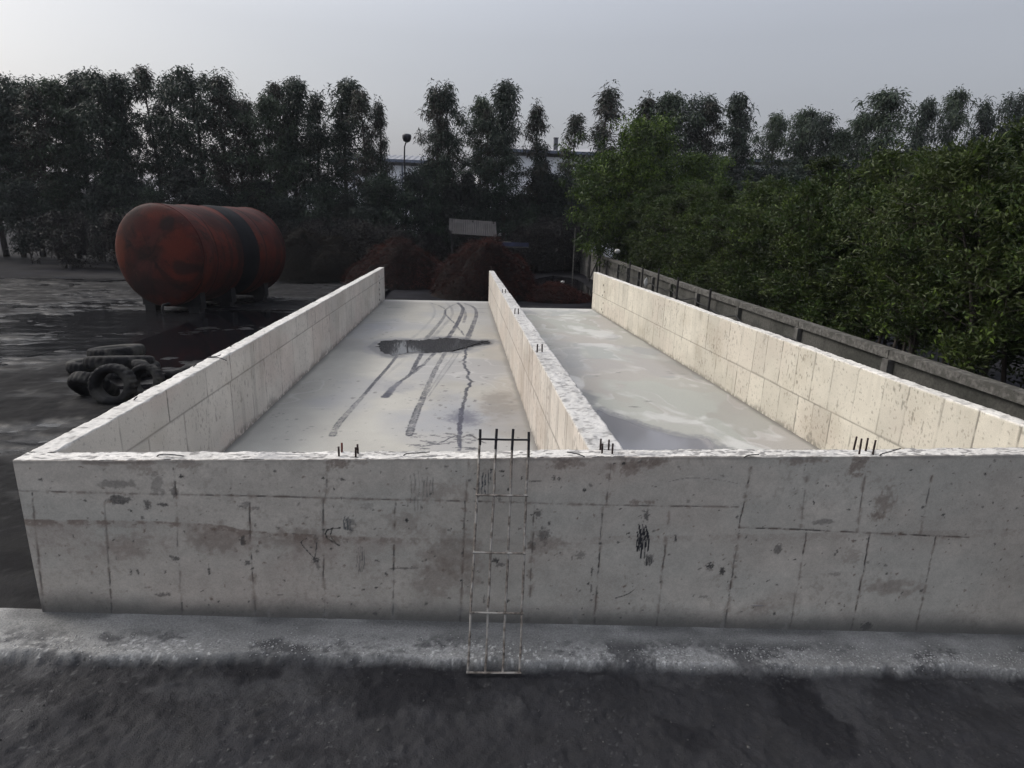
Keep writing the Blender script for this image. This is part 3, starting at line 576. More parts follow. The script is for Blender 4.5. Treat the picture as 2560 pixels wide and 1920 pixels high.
    # scuffed handprints: bundles of dark strokes
    def strokes(cx_, cy_, n_, sp, ln, bend, k, wd=.010, col=(.022, .022, .026)):
        for i in range(n_):
            o_ = (i-(n_-1)/2)*sp; j = rr.uniform(-.15, .15)*ln
            e = ln*rr.uniform(.35, .6); bb = bend*rr.uniform(.4, .9)
            p = [(cx_+o_, cy_-e+j), (cx_+o_+bb*.7, cy_-e*.3+j), (cx_+o_+bb*.7, cy_+e*.35+j), (cx_+o_+bb*.1, cy_+e+j)]
            cv.track([tuple(FW(*q)) for q in p], wd, wd*1.1, k, 0, col, rr.randrange(999))
    strokes(1606, 1350, 7, 4.2, 66, 5, 1.3, .016); strokes(1598, 1365, 3, 5, 40, -2, 1.1); strokes(1622, 1402, 4, 4, 20, 2, .9)
    strokes(1040, 1215, 4, 10, 60, 7, .26, .012, (.09, .09, .09)); strokes(1072, 1215, 4, 7, 50, -3, .28, .012, (.09, .09, .09)); strokes(1045, 1262, 3, 8, 36, -2, .2, .012, (.09, .09, .09))
    strokes(1218, 1195, 4, 7, 36, -4, .75, .012, (.06, .065, .07)); strokes(1210, 1220, 4, 8, 34, -4, .6, .014, (.08, .09, .10))
    strokes(900, 1400, 5, 4.5, 55, 5, .35, .010, (.07, .07, .07)); strokes(870, 1310, 5, 4, 30, -6, .55, .012, (.08, .085, .09))
    cv.track([tuple(FW(*q)) for q in ((850, 1320), (818, 1325), (817, 1345), (848, 1364))], .014, .016, 1.1, 0, (.03, .03, .03), 61); cv.track([tuple(FW(*q)) for q in ((832, 1320), (826, 1340), (842, 1360))], .012, .012, .9, 0, (.03, .03, .03), 62)
    cv.track([tuple(FW(*q)) for q in ((768, 1346), (752, 1357), (784, 1394))], .010, .010, 1.0, 0, (.04, .04, .04), 63); cv.track([tuple(FW(*q)) for q in ((792, 1356), (790, 1378), (786, 1396))], .012, .010, .8, 0, (.05, .05, .05), 64)
    cv.track([tuple(FW(*q)) for q in ((1670, 1205), (1720, 1195), (1790, 1199), (1850, 1210))], .008, .006, .5, 0, (.12, .12, .12), 65)
    cv.track([tuple(FW(*q)) for q in ((1540, 1495), (1570, 1485), (1590, 1470))], .02, .01, .5, 0, (.09, .085, .08), 66)
    for i in range(650):
        p = (rr.uniform(-4.3, 7.5), rr.uniform(-.4, 1.55)); s_ = rr.random()**3
        B(p, .006+.018*s_, .005+.016*rr.random()**2, .5+.5*rr.random(), rr.choice((DK, BR, (.03, .03, .03))), rr.randrange(9999), ang=rr.uniform(-.6, .6), sharp=.4, nz=1.4)
    cv.c = cv.c*(.90+.20*fbm(X*9, Z*9, 551, 3))[..., None]*(.93+.14*fbm(X*30, Z*30, 552, 2))[..., None]
    # dark damp foot of the wall
    g = Z-front_z(X); cv.c = mix(cv.c, (.075, .075, .072), (1-ss(.02, .22+.22*fbm(X*1.0, X*0, 530), g+.05*(fbm(X*8, Z*8, 531)-.5)))*.85)
    pl = 1-ss(.015, .05, np.min(np.abs(X[..., None]-np.array([FW(px, 1530)[0] for px in (635, 668, 812, 985, 1150, 1440, 1810, 1968)])), -1)); cv.c = mix(cv.c, (.20, .195, .185), pl*(1-ss(.1, .28, g))*.55*ss(.4, .6, fbm(X*14, Z*9, 532)))
    rim = 1-ss(.0, .05, 1.6-Z+.05*(fbm(X*4, Z*8, 533)-.5)); cv.c = mix(cv.c, (.14, .13, .12), rim*.5*face_m)
    top = np.array([.47, .455, .425]); tc = np.zeros_like(c)+top; tc *= (.75+.5*fbm(X*1.5, Y*5, 540))[..., None]*(.72+.56*fbm(X*24, Y*40, 541))[..., None]
    tc = mix(tc, (.13, .125, .12), ss(.56, .66, fbm(X*13, Y*34, 542, 3))*.8)
    for px, wd, k in ((700, .35, .55), (1600, .5, .5), (1000, .2, .3), (1740, .3, .3), (420, .2, .3), (1390, .3, .4), (2060, .5, .3)):
        xx = at_z(px, 1135, 1.6)[0]; tc = mix(tc, (.20, .20, .205), (1-ss(.3, 1.2, np.abs(X-xx)/wd))*k*ss(.40, .55, fbm(X*7, Y*20, 543)))
    rimm = (face_m == 0)
    c2 = np.where(rimm[None, :, None], tc, cv.c); c2[:, n+nt_:] = (.42, .40, .37)
    Y = Y+face_m*gap*.005
    o = mesh_np('concrete_wall', np.stack([X, Y, Z], -1), grid_faces(*X.shape), M_WALL, col=c2)
    tag(o, 'stained grey concrete wall across the front with the bar ladder leaning on it', 'wall')
    m = MB(); P0 = np.stack([X, Y, Z], -1)[0]; k = 40
    fl = np.interp(np.linspace(-.5, 1.6, 40), P0[:n, 2], P0[:n, 1])
    m.box((x0+.1, FY+.118, .25), (.196, .215, 2.68)); m.build('end_face', mat_cache((.36, .35, .32)), o)
    return o
WF = front_wall()

def stub(px, pb, pt, wall, m=None, r=.0085):
    p = at_z(px, pb, 1.595); d = np.linalg.norm(p-CAM); h = (pb-pt)/FPX*d*1.04
    b = MB(); rn = random.Random(int(px*7)); tx, ty = rn.uniform(-.05, .05), rn.uniform(-.03, .03)
    pts = [(p[0]+tx*h*t, p[1]+ty*h*t, 1.56+(h+.035)*t) for t in (0, .2, .4, .6, .8, 1)]
    b.tube(pts, [r, r*1.08, r*.97, r*1.08, r*.97, r], 8); b.build('rebar_stub', m or M_REBAR, wall, True)
for px, t, b_ in ((847.5, 1117, 1141), (889, 1119, 1141), (895, 1111, 1133), (1500.5, 1097, 1127), (1505, 1109, 1135), (1521.6, 1099, 1127), (1530.5, 1109, 1136), (2134, 1095, 1124), (2148, 1101, 1135), (2164.5, 1099, 1126), (2181.6, 1105, 1136)):
    stub(px, b_, t, WF, r=.0105)
stub(854.6, 1131, 1108, WF, M_REBAR_RED, .0105)
for px, t, b_ in ((1286.7, 772, 785), (1296, 772, 785), (1342.5, 861, 881), (1355.5, 861, 881), (1255.8, 723, 732), (1263.8, 723, 732), (1228, 669, 678)):
    stub(px, b_, t, WM, r=.014)
def wire(pts, wall, lift=.012, r=.006):
    q = [at_z(a, b, 1.6+lift+l) for a, b, l in pts]
    q = [Vector(p) for p in resample(q, .05)]
    MB().tube(q, r, 6).build('wire_end', M_WIRE, wall, True)
for pts in (((391, 1143, -.03), (397, 1137, .02), (410, 1135.5, .03), (435, 1137, .02), (460, 1140, .01)), ((1008, 1140, -.03), (1016, 1134, .02), (1040, 1132.5, .02), (1074, 1130, .02)), ((1418, 1130, .02), (1440, 1134, .02), (1458, 1140, .0), (1463, 1144, -.02)), ((1861, 1143, -.02), (1868, 1139, .01), (1880, 1137, .02), (1897, 1136.5, .02)), ((2199, 1139, -.02), (2206, 1134, .02), (2225, 1129, .03), (2252, 1121, .05))):
    wire(pts, WF)
for pts in (((519, 894, .02), (545, 894, .02), (566, 901, .0)), ((523, 892, .0), (541, 891, .02), (552, 887, .03)), ((335, 1000, -.02), (339, 995, .02), (343, 992, .03)), ((483, 917, -.02), (487, 913, .02), (491, 911, .03)), ((575, 867, -.02), (579, 865, .02)), ((412, 933, -.02), (405, 935, .02))):
    wire(pts, WL, r=.008)
wire(((1480+230, 560+330*.4069+560, 0), (1718, 777, .02)), WR) if False else None
for x, y, z in ((rx(29.2)+.01, 29.2, 1.15), (rx(29.0)+.01, 29.0, .85), (rx(29.3)+.01, 29.3, .65), (rx(29.05)+.01, 29.05, .3), (rx(29.25)+.01, 29.25, -.02), (rx(29.0)+.01, 29.0, -.14)):
    MB().box((x-.012, y, z), (.02, .05, .09)).build('tie_hole_plug', M_BLACKSTEEL, WR)
for y, z in ((29.6, 1.3), (29.7, 1.0), (29.55, .7), (29.7, .45), (29.6, .2)):
    MB().box((lx(y)+.006, y, z), (.02, .05, .10)).build('tie_hole_plug', M_BLACKSTEEL, WL)

# ------------------------------------------------------------------ ladder of welded bars
def ladder():
    top_e = at_y(1197, 1144, FY-.028)                              # where it rests on the wall's edge
    foot = at_z(1175, 1687, front_z(.1)-.10)
    n = np.array([0, top_e[1]-foot[1], top_e[2]-foot[2]]); n /= np.linalg.norm(n); yz = np.array([0, foot[1], foot[2]])
    pn = np.cross(np.array([1., 0, 0]), n); p0 = np.array([0, top_e[1], top_e[2]])
    def on(px, py):
        d = ray(px, py); t = ((p0-CAM)@pn)/(d@pn); return CAM+d*t
    S = lambda u, v: on(900+.3917*u, 1040+.3917*v)
    root = empty('steel_ladder', tuple(S(850, 1640)))
    tag(root, 'rusty ladder of four welded steel bars leaning on the front concrete wall', 'ladder')
    off = Vector(root.location)
    tops = ((768, 85), (873, 82), (978, 83), (1078, 102)); bots = ((688, 1640), (799, 1645), (911, 1645), (1018, 1640)); paint = ((765, 185), (865, 212), (970, 218), (1075, 262))
    rails = []
    for a, b, p in zip(tops, bots, paint):
        A, B_, Pm = S(*a), S(*b), S(*p); rails.append((A, B_))
        rn = random.Random(int(a[0])); k = 12
        pts = [A+(B_-A)*i/k+np.array([rn.uniform(-.004, .004), 0, 0])*(0 < i < k) for i in range(k+1)]
        q = [Vector(x)-off for x in pts]
        rail = MB().tube(q, .0125, 8).build('rail', M_STEEL, root)
        MB().tube([Vector(A)-off+Vector((0, 0, .001)), Vector(Pm)-off], .0142, 8).build('painted_end', M_STEEL_DARK, rail).matrix_parent_inverse = Matrix.Identity(4)
    for i, (v0, v1, ov) in enumerate(((148, 153, 0), (510, 515, 1), (878, 884, 1), (1258, 1264, 1), (1634, 1636, 1))):
        fr = (v0-85)/(1640-85)
        A = rails[0][0]+(rails[0][1]-rails[0][0])*fr; B_ = rails[3][0]+(rails[3][1]-rails[3][0])*((v1-102)/(1640-102))
        ex = (B_-A)*.03; nn = pn*(.012 if pn[1] < 0 else -.012)
        MB().tube([Vector(A-ex+nn)-off, Vector(A+(B_-A)*.5+nn+np.array([0, 0, -.003]))-off, Vector(B_+ex+nn)-off], .0105, 6).build('rung', M_STEEL_DARK if i == 0 else M_STEEL, root)
ladder()

# ------------------------------------------------------------------ red tank
def tank():
    Rr = 2.22; cen = Vector((-13.15, 28.7, 2.10)); ang = R(73); Lc = 6.35
    root = empty('storage_tank', (cen.x, cen.y, YARD), ang)
    tag(root, 'big faded red cylindrical tank with a black band lying on feet in the yard', 'tank')
    zc = cen.z-YARD; ns = 240; M_REDMAP = mat_attr('grimy_red_paint', 30, .25, .25, .004, rough=.68, spec=.1)
    def lathe(prof, name, m, parent, paint=False):
        xs = np.array([p[0] for p in prof]); rr_ = np.array([p[1] for p in prof]); A = np.linspace(0, 2*math.pi, ns, endpoint=False)
        W_ = 1+.004*np.sin(3*A[None]+xs[:, None]); Xx = np.repeat(xs[:, None], ns, 1); Yy = rr_[:, None]*W_*np.cos(A)[None]; Zz = rr_[:, None]*W_*np.sin(A)[None]
        i = np.arange(len(prof)*ns).reshape(len(prof), ns); j = np.roll(i, -1, axis=1)
        f = np.stack([i[:-1], j[:-1], j[1:], i[1:]], -1).reshape(-1, 4); c = None
        if paint:
            c = np.zeros(Xx.shape+(3,))+np.array([.050, .0125, .0095])
            p1 = fbm(Xx*.8+Yy*.6+5, Zz*.9+Xx*.2, 701); p2 = fbm(Yy*1.1+Xx*1.3, Zz*1.1, 702); run = fbm((np.cos(A)*3)[None]+Xx*3.2, Zz*.25, 703)
            c = mix(c, (.085, .017, .010), ss(.48, .66, p1)*.75); c = mix(c, (.055, .022, .019), ss(.5, .7, fbm(Xx*2, Zz*.8+Yy, 706))*.5)
            c = mix(c, (.014, .0095, .009), ss(.52, .70, p2)*.55); c = mix(c, (.010, .008, .008), ss(.58, .72, run)*.6)
            c = mix(c, (.009, .008, .008), ss(.66, .74, fbm(Xx*5+Yy*4, Zz*5, 704))*.6); c = mix(c, (.06, .03, .018), ss(.70, .78, fbm(Xx*9+Yy*8, Zz*9, 705))*.5)
            if name == 'end_cap' and xs.min() < 0:
                for yc, zc_, ry_, rz_, col_, k in ((-1.3, .55, .75, .75, (.085, .017, .010), .75), (1.75, .25, .45, .9, (.085, .020, .010), .7), (.3, .1, .9, .35, (.014, .009, .008), .7), (-1.6, -.45, .8, .28, (.012, .009, .009), .75), (.1, 1.2, .9, .5, (.045, .012, .011), .6), (-.9, 1.35, .35, .35, (.014, .010, .010), .8), (.2, -1.4, 1.6, .5, (.013, .009, .009), .7)):
                    d = np.hypot((Yy-yc)/ry_, (Zz-zc_)/rz_)+1.3*(fbm(Yy*2.2, Zz*2.2, 710)-.5); c = mix(c, col_, (1-ss(.6, 1.25, d))*k)
            for s_ in (.95, 2.9, 4.62): c = mix(c, (.012, .008, .008), (1-ss(.02, .07, np.abs(Xx-s_+.03*(fbm(Yy*4, Zz*4, 707)-.5))))*.7)
        return mesh_np(name, np.stack([Xx, Yy, Zz+zc], -1), f, m, parent, True, col=c)
    sh = []
    for x in np.linspace(0, Lc, 160):
        d = min(abs(x-s) for s in (.95, 2.95, 4.6)); sh.append((x, Rr-.018*max(0, 1-d/.05)+.012*math.sin(x*4.1)))
    lathe(sh, 'shell', M_REDMAP, root, True)
    dome = [(-.45*math.cos(t)**1.0*1.0, max(.002, Rr*math.sin(t)**.82)) for t in np.linspace(0.0, math.pi/2, 70)]
    lathe([(-.005, Rr+.01)]+[(x-.005, r) for x, r in dome[::-1]], 'end_cap', M_REDMAP, root, True)
    lathe([(Lc+.005, Rr+.01)]+[(Lc+.005-x, r) for x, r in dome[::-1]], 'end_cap', M_REDMAP, root, True)
    lathe([(x, Rr+.012+.012*math.sin(x*4.1)) for x in np.linspace(2.80, 4.05, 14)], 'painted_band', M_BLACK, root)
    for x in (.06, Lc-.06): lathe([(x-.05, Rr+.006), (x-.03, Rr+.03), (x+.03, Rr+.03), (x+.05, Rr+.006)], 'weld_ring', M_RED, root)
    for x in (.55, 2.7, 5.4):                                       # saddles on pairs of feet
        b = MB(); pts = []
        for k in range(13):
            a = math.radians(226+k*88/12); pts.append((Rr*math.cos(a), zc+Rr*math.sin(a)))
        for (y0, z0), (y1, z1) in zip(pts[:-1], pts[1:]):
            b.add([(x-.16, y0, z0), (x+.16, y0, z0), (x+.16, y1, z1), (x-.16, y1, z1), (x-.16, y0, .22), (x+.16, y0, .22), (x+.16, y1, .22), (x-.16, y1, .22)], [(0, 1, 2, 3), (7, 6, 5, 4), (0, 4, 5, 1), (2, 6, 7, 3), (0, 3, 7, 4), (1, 5, 6, 2)])
        b.build('saddle', M_BLACKSTEEL, root)
        for s in (-1, 1): MB().box((x, s*1.15, .10), (.36, .55, .26)).build('foot', M_BLACKSTEEL, root)
    MB().tube([(2.4, 0, zc+Rr-.03), (2.4, 0, zc+Rr+.07)], .28, 20).build('manhole', M_BLACK, root)
    MB().tube([(.0, -.35, .45), (-.55, -.35, .40), (-.60, -.35, .25), (-.60, -.35, .02)], .06, 10).build('drain_pipe', M_BLACKSTEEL, root)
tank()

# ------------------------------------------------------------------ tyres dumped beside the left wall
def tyre(label, loc, rot, Ro, Wd, squash=1.0, seed=0, bend=0.0):
    Ri = Ro*.56; prof = []
    for k in range(26):
        a = 2*math.pi*k/26; ca, sa = math.cos(a), math.sin(a)
        r = (Ro+Ri)/2+(Ro-Ri)/2*np.sign(ca)*abs(ca)**.6; x = Wd/2*np.sign(sa)*abs(sa)**.75; prof.append((x, r, ca > .35))
    ns = 120; v = []
    for k in range(ns):
        a = 2*math.pi*k/ns
        for x, r, tr in prof:
            g = .020*Ro/.6*((k % 5) < 2)*tr*(1 if abs(x) > .04 else .6)
            rr_ = (r-g); p = Vector((rr_*math.cos(a), x+bend*math.cos(2*a)*.3, rr_*math.sin(a)*squash)); v.append(p)
    n = len(prof); i = np.arange(ns*n).reshape(ns, n); j = np.roll(i, -1, 0); f = np.stack([i, j, np.roll(j, -1, 1), np.roll(i, -1, 1)], -1).reshape(-1, 4)
    o = mesh_np('tyre', v, f, M_RUBBER, None, True); o.location = loc; o.rotation_euler = rot
    tag(o, label, 'tyre', 'old tyres dumped beside the left wall'); return o
def tyre_at(px, py, z, *a, **k):
    p = at_z(px, py, z); return tyre(a[0], (p[0], p[1], z), *a[1:], **k)
tyre_at(283, 962, YARD+.46, 'big worn tyre standing on edge at the front of the tyre heap', (R(-10), 0, R(2)), .50, .40)
tyre_at(366, 952, YARD+.40, 'grey dusty tyre leaning right behind the standing tyre', (R(-16), 0, R(-8)), .42, .34)
tyre_at(418, 926, YARD+.40, 'squashed tyre sagging across the heap nearest the left wall', (R(70), R(6), R(14)), .82, .20, .62, bend=.5)
tyre_at(300, 906, YARD+.30, 'large tyre lying flat at the top of the heap behind the standing tyre', (R(80), R(5), R(30)), .86, .36, .9)
tyre_at(330, 925, YARD+.10, 'tyre pressed under the large flat one', (R(88), R(-4), R(60)), .72, .26, .95)
tyre_at(292, 880, YARD+.16, 'black tyre lying flat at the back of the heap', (R(86), R(-5), R(-10)), .78, .36)
tyre_at(232, 915, YARD+.16, 'black tyre lying flat at the left of the heap', (R(87), R(4), R(40)), .62, .32)
tyre_at(235, 968, YARD+.28, 'tyre leaning against the left side of the standing tyre', (R(48), R(-20), R(-35)), .55, .30)

# ------------------------------------------------------------------ pools in the yard
S4 = lambda u, v: at_z(280+.21698*u, 480+.21698*v, YARD)[:2]
def yard_mud():
    xs = np.arange(-30, -4.3, .06); ys = np.arange(5.85, 44, .07); X, Y = np.meshgrid(xs, ys, indexing='ij')
    h = .55*fbm(X*.35, Y*.5, 801)+.30*fbm(X*1.1, Y*2.0, 802)+.15*fbm(X*4, Y*6, 803)-.5
    bias = np.zeros_like(X)
    for px, py, r, k in ((330, 790, 3.6, .20), (240, 760, 5, .16), (290, 850, 2.6, .26), (560, 830, 4.4, .50), (640, 800, 3.4, .46), (470, 865, 3.2, .46), (420, 830, 2.6, .25), (200, 690, 4, .12), (120, 800, 4, .12)):
        c = at_z(px, py, YARD); bias += k*np.exp(-((X-c[0])**2+(Y-c[1])**2)/(r*r))
    bias -= .25*(1-ss(8.5, 13, Y))+.18*ss(-6.3, -5.2, X)
    Z = YARD+.03+.42*(h-.30*np.minimum(bias, .55)*2+.03); Z = np.minimum(Z, YARD+.12)
    edge = np.minimum(ss(-30, -27, X), ss(44, 40, Y)); Z = Z*edge+(YARD-.05)*(1-edge); fz = 1-ss(6.0, 9.5, Y); Z = Z*(1-fz)+(front_z(X)-.10+.10*(h+.2))*fz
    wet = 1-ss(YARD-.02, YARD+.05, Z)
    c = np.zeros(X.shape+(3,))+np.array([.0035, .0035, .0042]); c *= (.5+1.0*fbm(X*2, Y*2, 804))[..., None]; c = mix(c, (.009, .009, .009), ss(.58, .7, fbm(X*.9, Y*1.2, 805))*.6)
    c = mix(c, (.03, .03, .03), ss(.76, .80, fbm(X*11, Y*11, 806, 2))*.4)
    rg = .85-.55*wet-.2*ss(.5, .7, fbm(X*.6, Y*1.4, 807))
    o = mesh_np('yard_mud', np.stack([X, Y, Z], -1), grid_faces(*X.shape), M_MUD2, col=c, rgh=rg); tag(o, kind='structure')
M_MUD2 = mat_attr('oily_mud', 9, .4, .6, .02, use_rgh=True, spec=.10)
yard_mud()
WZ = YARD-.028
for (x0, x1), m in (((-29, -11.2), M_RIPPLE), ((-11.2, -4.5), M_POOL)):
    me = bpy.data.meshes.new('puddle'); me.from_pydata([(x0, 11, WZ), (x1, 11, WZ), (x1, 40, WZ), (x0, 40, WZ)], [], [(0, 1, 2, 3)]); me.update(); tag(link('puddle', me, m), kind='structure')
puddle([at_z(*p, YARD)[:2] for p in ((1380, 690), (1440, 700), (1470, 720), (1475, 745), (1400, 752), (1330, 740), (1300, 712))], YARD+.05, M_POOL, 83, .3)

# ------------------------------------------------------------------ leaves and trees
def leaf_arrays(cen, dirs, ln, wd, rs, droop=.25):
    n = len(cen); d = dirs/np.linalg.norm(dirs, axis=1)[:, None]
    a = rs.normal(size=(n, 3)); s = np.cross(d, a); s /= np.linalg.norm(s, axis=1)[:, None]+1e-9
    up = np.cross(s, d); L_ = ln[:, None]; W_ = wd[:, None]
    b = cen; t = cen+d*L_-np.array([0, 0, 1])*(droop*L_); m = cen+d*L_*.48+up*W_*.25
    v = np.stack([b, m+s*W_*.5, t, m-s*W_*.5], 1).reshape(-1, 3)
    return v, np.arange(n*4).reshape(n, 4)
def crown(name, tips, per, rad, ln, wd, rs, pal, parent=None, droop=.25, outward=.6, m=None, up=.0, zc=None):
    tips = np.asarray(tips); n = len(tips)*per
    g = rs.normal(size=(n, 3)); r_ = np.repeat(rs.uniform(.6, 1.25, len(tips)), per)*rad
    off = g/np.linalg.norm(g, axis=1)[:, None]*(rs.random(n)**.5*r_)[:, None]*np.array([1, 1, .8])
    cen = np.repeat(tips, per, 0)+off
    dirs = off/rad*outward+rs.normal(size=(n, 3))*.5+np.array([0, 0, up])
    l = ln*rs.uniform(.65, 1.3, n); w = wd*rs.uniform(.7, 1.25, n)
    v, f = leaf_arrays(cen, dirs, l, w, rs, droop)
    ct = np.repeat(rs.random(len(tips)), per); t = np.clip(ct*.65+rs.random(n)*.35, 0, 1)
    pal = np.array(pal); k = t*(len(pal)-1); i = np.minimum(k.astype(int), len(pal)-2); fr = (k-i)[:, None]
    c = pal[i]*(1-fr)+pal[i+1]*fr; c = c*rs.uniform(.75, 1.25, n)[:, None]
    return mesh_np(name, v, f, m or M_LEAF, parent, False, col=np.repeat(c, 4, 0))
class TreeKind:
    """one grown tree: a trunk with limbs and a crown of leaf clumps; height 1 m per unit as given"""
    def __init__(s, seed, H, base, Rmax, shape, limbs, twigs, per, rad, ln, wd, pal, rise=.5, leafmat=None, stems=1, tr=.012, droop=.25, up=0.0, lean=.3, gap=.0, outward=.6):
        rs = np.random.RandomState(seed); mb = MB(); tips = []
        for st in range(stems):
            a0 = rs.uniform(0, 6.28); sp = 0 if stems == 1 else .25*Rmax
            bx, by = sp*math.cos(a0), sp*math.sin(a0); lx_, ly_ = rs.normal(size=2)*lean*(1 if stems == 1 else 1.6)
            hh = H*(1 if st == 0 else rs.uniform(.7, .95)); ph = rs.uniform(0, 6.28)
            def trunk(t, bx=bx, by=by, lx_=lx_, ly_=ly_, hh=hh, ph=ph): return np.array([bx+lx_*t*t+.02*H*math.sin(5*t+ph)*t, by+ly_*t*t+.02*H*math.cos(4*t+ph)*t, hh*t])
            ks = 14; mb.tube([trunk(k/ks*.97) for k in range(ks+1)], [H*tr*(1-.9*k/ks)+.012 for k in range(ks+1)], 7)
            nl = max(4, limbs//stems)
            for i in range(nl):
                t = base+(1-base)*((i+rs.random())/nl)**.92; q = (t-base)/(1-base)
                if gap and rs.random() < gap: continue
                p = trunk(t); az = i*2.39996+rs.normal()*.5; Lm = Rmax*shape(q)*(rs.uniform(.35, 1.3) if Rmax > 1.8 else rs.uniform(.6, 1.15))
                ri = rise*rs.uniform(.6, 1.4); d = np.array([math.cos(az), math.sin(az), ri]); d /= np.linalg.norm(d)
                sag = rs.uniform(-.05, .12)
                lp = [p+d*Lm*u+np.array([0, 0, -sag*Lm*u*u]) for u in (0, .35, .7, 1)]
                r0 = H*tr*.35*(1-.75*t)+.006; mb.tube(lp, [r0, r0*.7, r0*.45, r0*.2], 5, False)
                for j in range(twigs):
                    u = 1-.75*rs.random()**1.5; o_ = rs.normal(size=3)*np.array([1, 1, .7])*Lm*.20
                    e = p+d*Lm*u+np.array([0, 0, -sag*Lm*u*u])
                    tips.append(e+o_)
                    if j % 2 == 0: mb.tube([e-d*Lm*.1, e+o_], [r0*.3, .006], 3, False)
            tips.append(trunk(.99)); tips.append(trunk(.95)); tips.append(trunk(1.02))
        me = bpy.data.meshes.new('trunk'); me.from_pydata(mb.v, [], mb.f); me.polygons.foreach_set('use_smooth', [True]*len(me.polygons)); me.materials.append(M_BARK); me.update(); s.trunk = me
        o = crown('crown', tips, per, rad, ln, wd, rs, pal, None, droop, outward, leafmat, up); s.crown = o.data; bpy.data.objects.remove(o)
        zz = np.empty(len(me_v := s.crown.vertices)*3, np.float32); me_v.foreach_get('co', zz); s.H = float(np.percentile(zz[2::3], 99.7))
    def put(s, name, loc, h, label, cat, group, width=1.0, rz=0.0):
        root = empty(name, loc, rz); k = h/s.H; root.scale = (k*width, k*width, k); tag(root, label, cat, group)
        link('trunk', s.trunk, None, root); link('crown', s.crown, None, root); return root
cone = lambda q: (1-q)**.7*(.55+.45*min(1, q*6+.3))+.06
oval = lambda q: (math.sin(math.pi*min(1, q*.9+.1))**.6)+.05
colm = lambda q: (.78 if q < .45 else .78*(1-(q-.45)/.55)**.75)+.07
D1 = (.010, .017, .014); D2 = (.018, .031, .021); D3 = (.032, .052, .027); BRN = (.036, .029, .022)
PAL_A = (D1, D2, D2, D3); PAL_B = (D1, BRN, D2, D3); PAL_C = (D2, D3, (.034, .050, .030))
TALL = [TreeKind(11, 15, .16, 2.6, cone, 54, 8, 26, .55, .36, .085, PAL_A, .55, gap=.12, droop=.5), TreeKind(12, 15, .18, 2.4, colm, 54, 8, 26, .54, .36, .085, PAL_A, .7, gap=.22, droop=.5),
        TreeKind(13, 15, .18, 2.6, oval, 52, 8, 26, .55, .36, .085, PAL_C, .6, gap=.2, droop=.5), TreeKind(14, 15, .20, 2.4, cone, 50, 7, 24, .5, .34, .08, PAL_B, .45, gap=.3, droop=.5),
        TreeKind(15, 15, .16, 2.1, colm, 54, 7, 26, .46, .34, .08, PAL_B, .6, gap=.28, droop=.5), TreeKind(16, 15, .18, 2.8, oval, 54, 8, 28, .58, .36, .085, PAL_A, .55, gap=.22, droop=.5)]
BUSH = [TreeKind(21, 8, .10, 2.9, oval, 40, 8, 34, .62, .34, .11, (D1, D1, D2), .5), TreeKind(22, 8, .08, 2.6, oval, 40, 8, 34, .6, .34, .11, (D1, D2, D3), .6), TreeKind(23, 8, .06, 3.0, colm, 40, 8, 34, .62, .34, .11, (D1, (.014, .017, .015), D2), .45)]
ORD = ['first', 'second', 'third', 'fourth', 'fifth', 'sixth', 'seventh', 'eighth', 'ninth', 'tenth', 'eleventh', 'twelfth', 'thirteenth', 'fourteenth', 'fifteenth', 'sixteenth', 'seventeenth', 'eighteenth', 'nineteenth', 'twentieth', 'twenty-first', 'twenty-second', 'twenty-third', 'twenty-fourth', 'twenty-fifth', 'twenty-sixth']
GZ = -.4
def tall(px, py, y, kind, width, label, group, name='tall_tree', kinds=None):
    p = at_y(px, py, y); (kinds or TALL)[kind].put(name, (p[0], y, GZ), p[2]-GZ, label, 'tree', group, width, random.uniform(0, 6.28))
r1 = lambda u, v: (280+.3074*u, 190+.3074*v); r2 = lambda u, v: (900+.3074*u, 190+.3074*v); r3 = lambda u, v: (1400+.3978*u, 190+.3978*v)
left = [(15, -5, 0, .95), (265, -70, 3, .85), (500, 5, 1, .85), (690, -50, 5, .85), (850, -10, 4, .9), (990, 185, 3, .9), (1085, 185, 4, .9), (1220, 165, 2, .8), (1345, 60, 3, .85), (1455, 20, 0, .95), (1660, 140, 1, .85), (1885, 35, 0, 1.0), (2030, 130, 3, .85), (2172, 205, 4, .6)]
for i, (u, v, k, wd) in enumerate(left):
    tall(*r1(u, v), 60+random.uniform(-1.5, 2.5), k, wd*1.42, f'tall dark tree, {ORD[i]} rightwards from the left end of the red tank', 'tall trees behind the yard')
for i, (u, v, k, wd) in enumerate(((-140, -30, 1, .9), (-310, -30, 0, 1.0), (-480, 40, 2, .9), (-640, 90, 4, 1.0), (-800, 0, 5, .9), (-960, 60, 0, .9), (-1120, 20, 2, 1.0), (-1300, 70, 5, .95), (-1480, 10, 0, 1.0))):
    tall(*r1(u, v), 60+random.uniform(-1.5, 2.5), k, wd*1.42, f'tall dark tree beyond the left end of the red tank, {ORD[i]} outward from the tank', 'tall trees behind the yard')
for i, (u, v, k, wd, lb) in enumerate(((630, 85, 4, .85, 'slim dark tree nearest the street lamp on its right'), (748, 72, 1, .75, 'slim pointed tree, second to the right of the street lamp'), (970, 182, 2, .75, 'greener short tree in the middle of the group right of the lamp'), (1055, 270, 3, .7, 'lowest slim tree beside the tallest tree in the middle'), (1192, 42, 0, .85, 'tallest conical tree in the middle of the picture, above the tin roof'), (1440, 225, 4, .85, 'lone slim tree just left of the warehouse chimney'))):
    tall(*r2(u, v), 60+random.uniform(-1, 2), k, wd*1.35, lb, 'tall trees behind the yard')
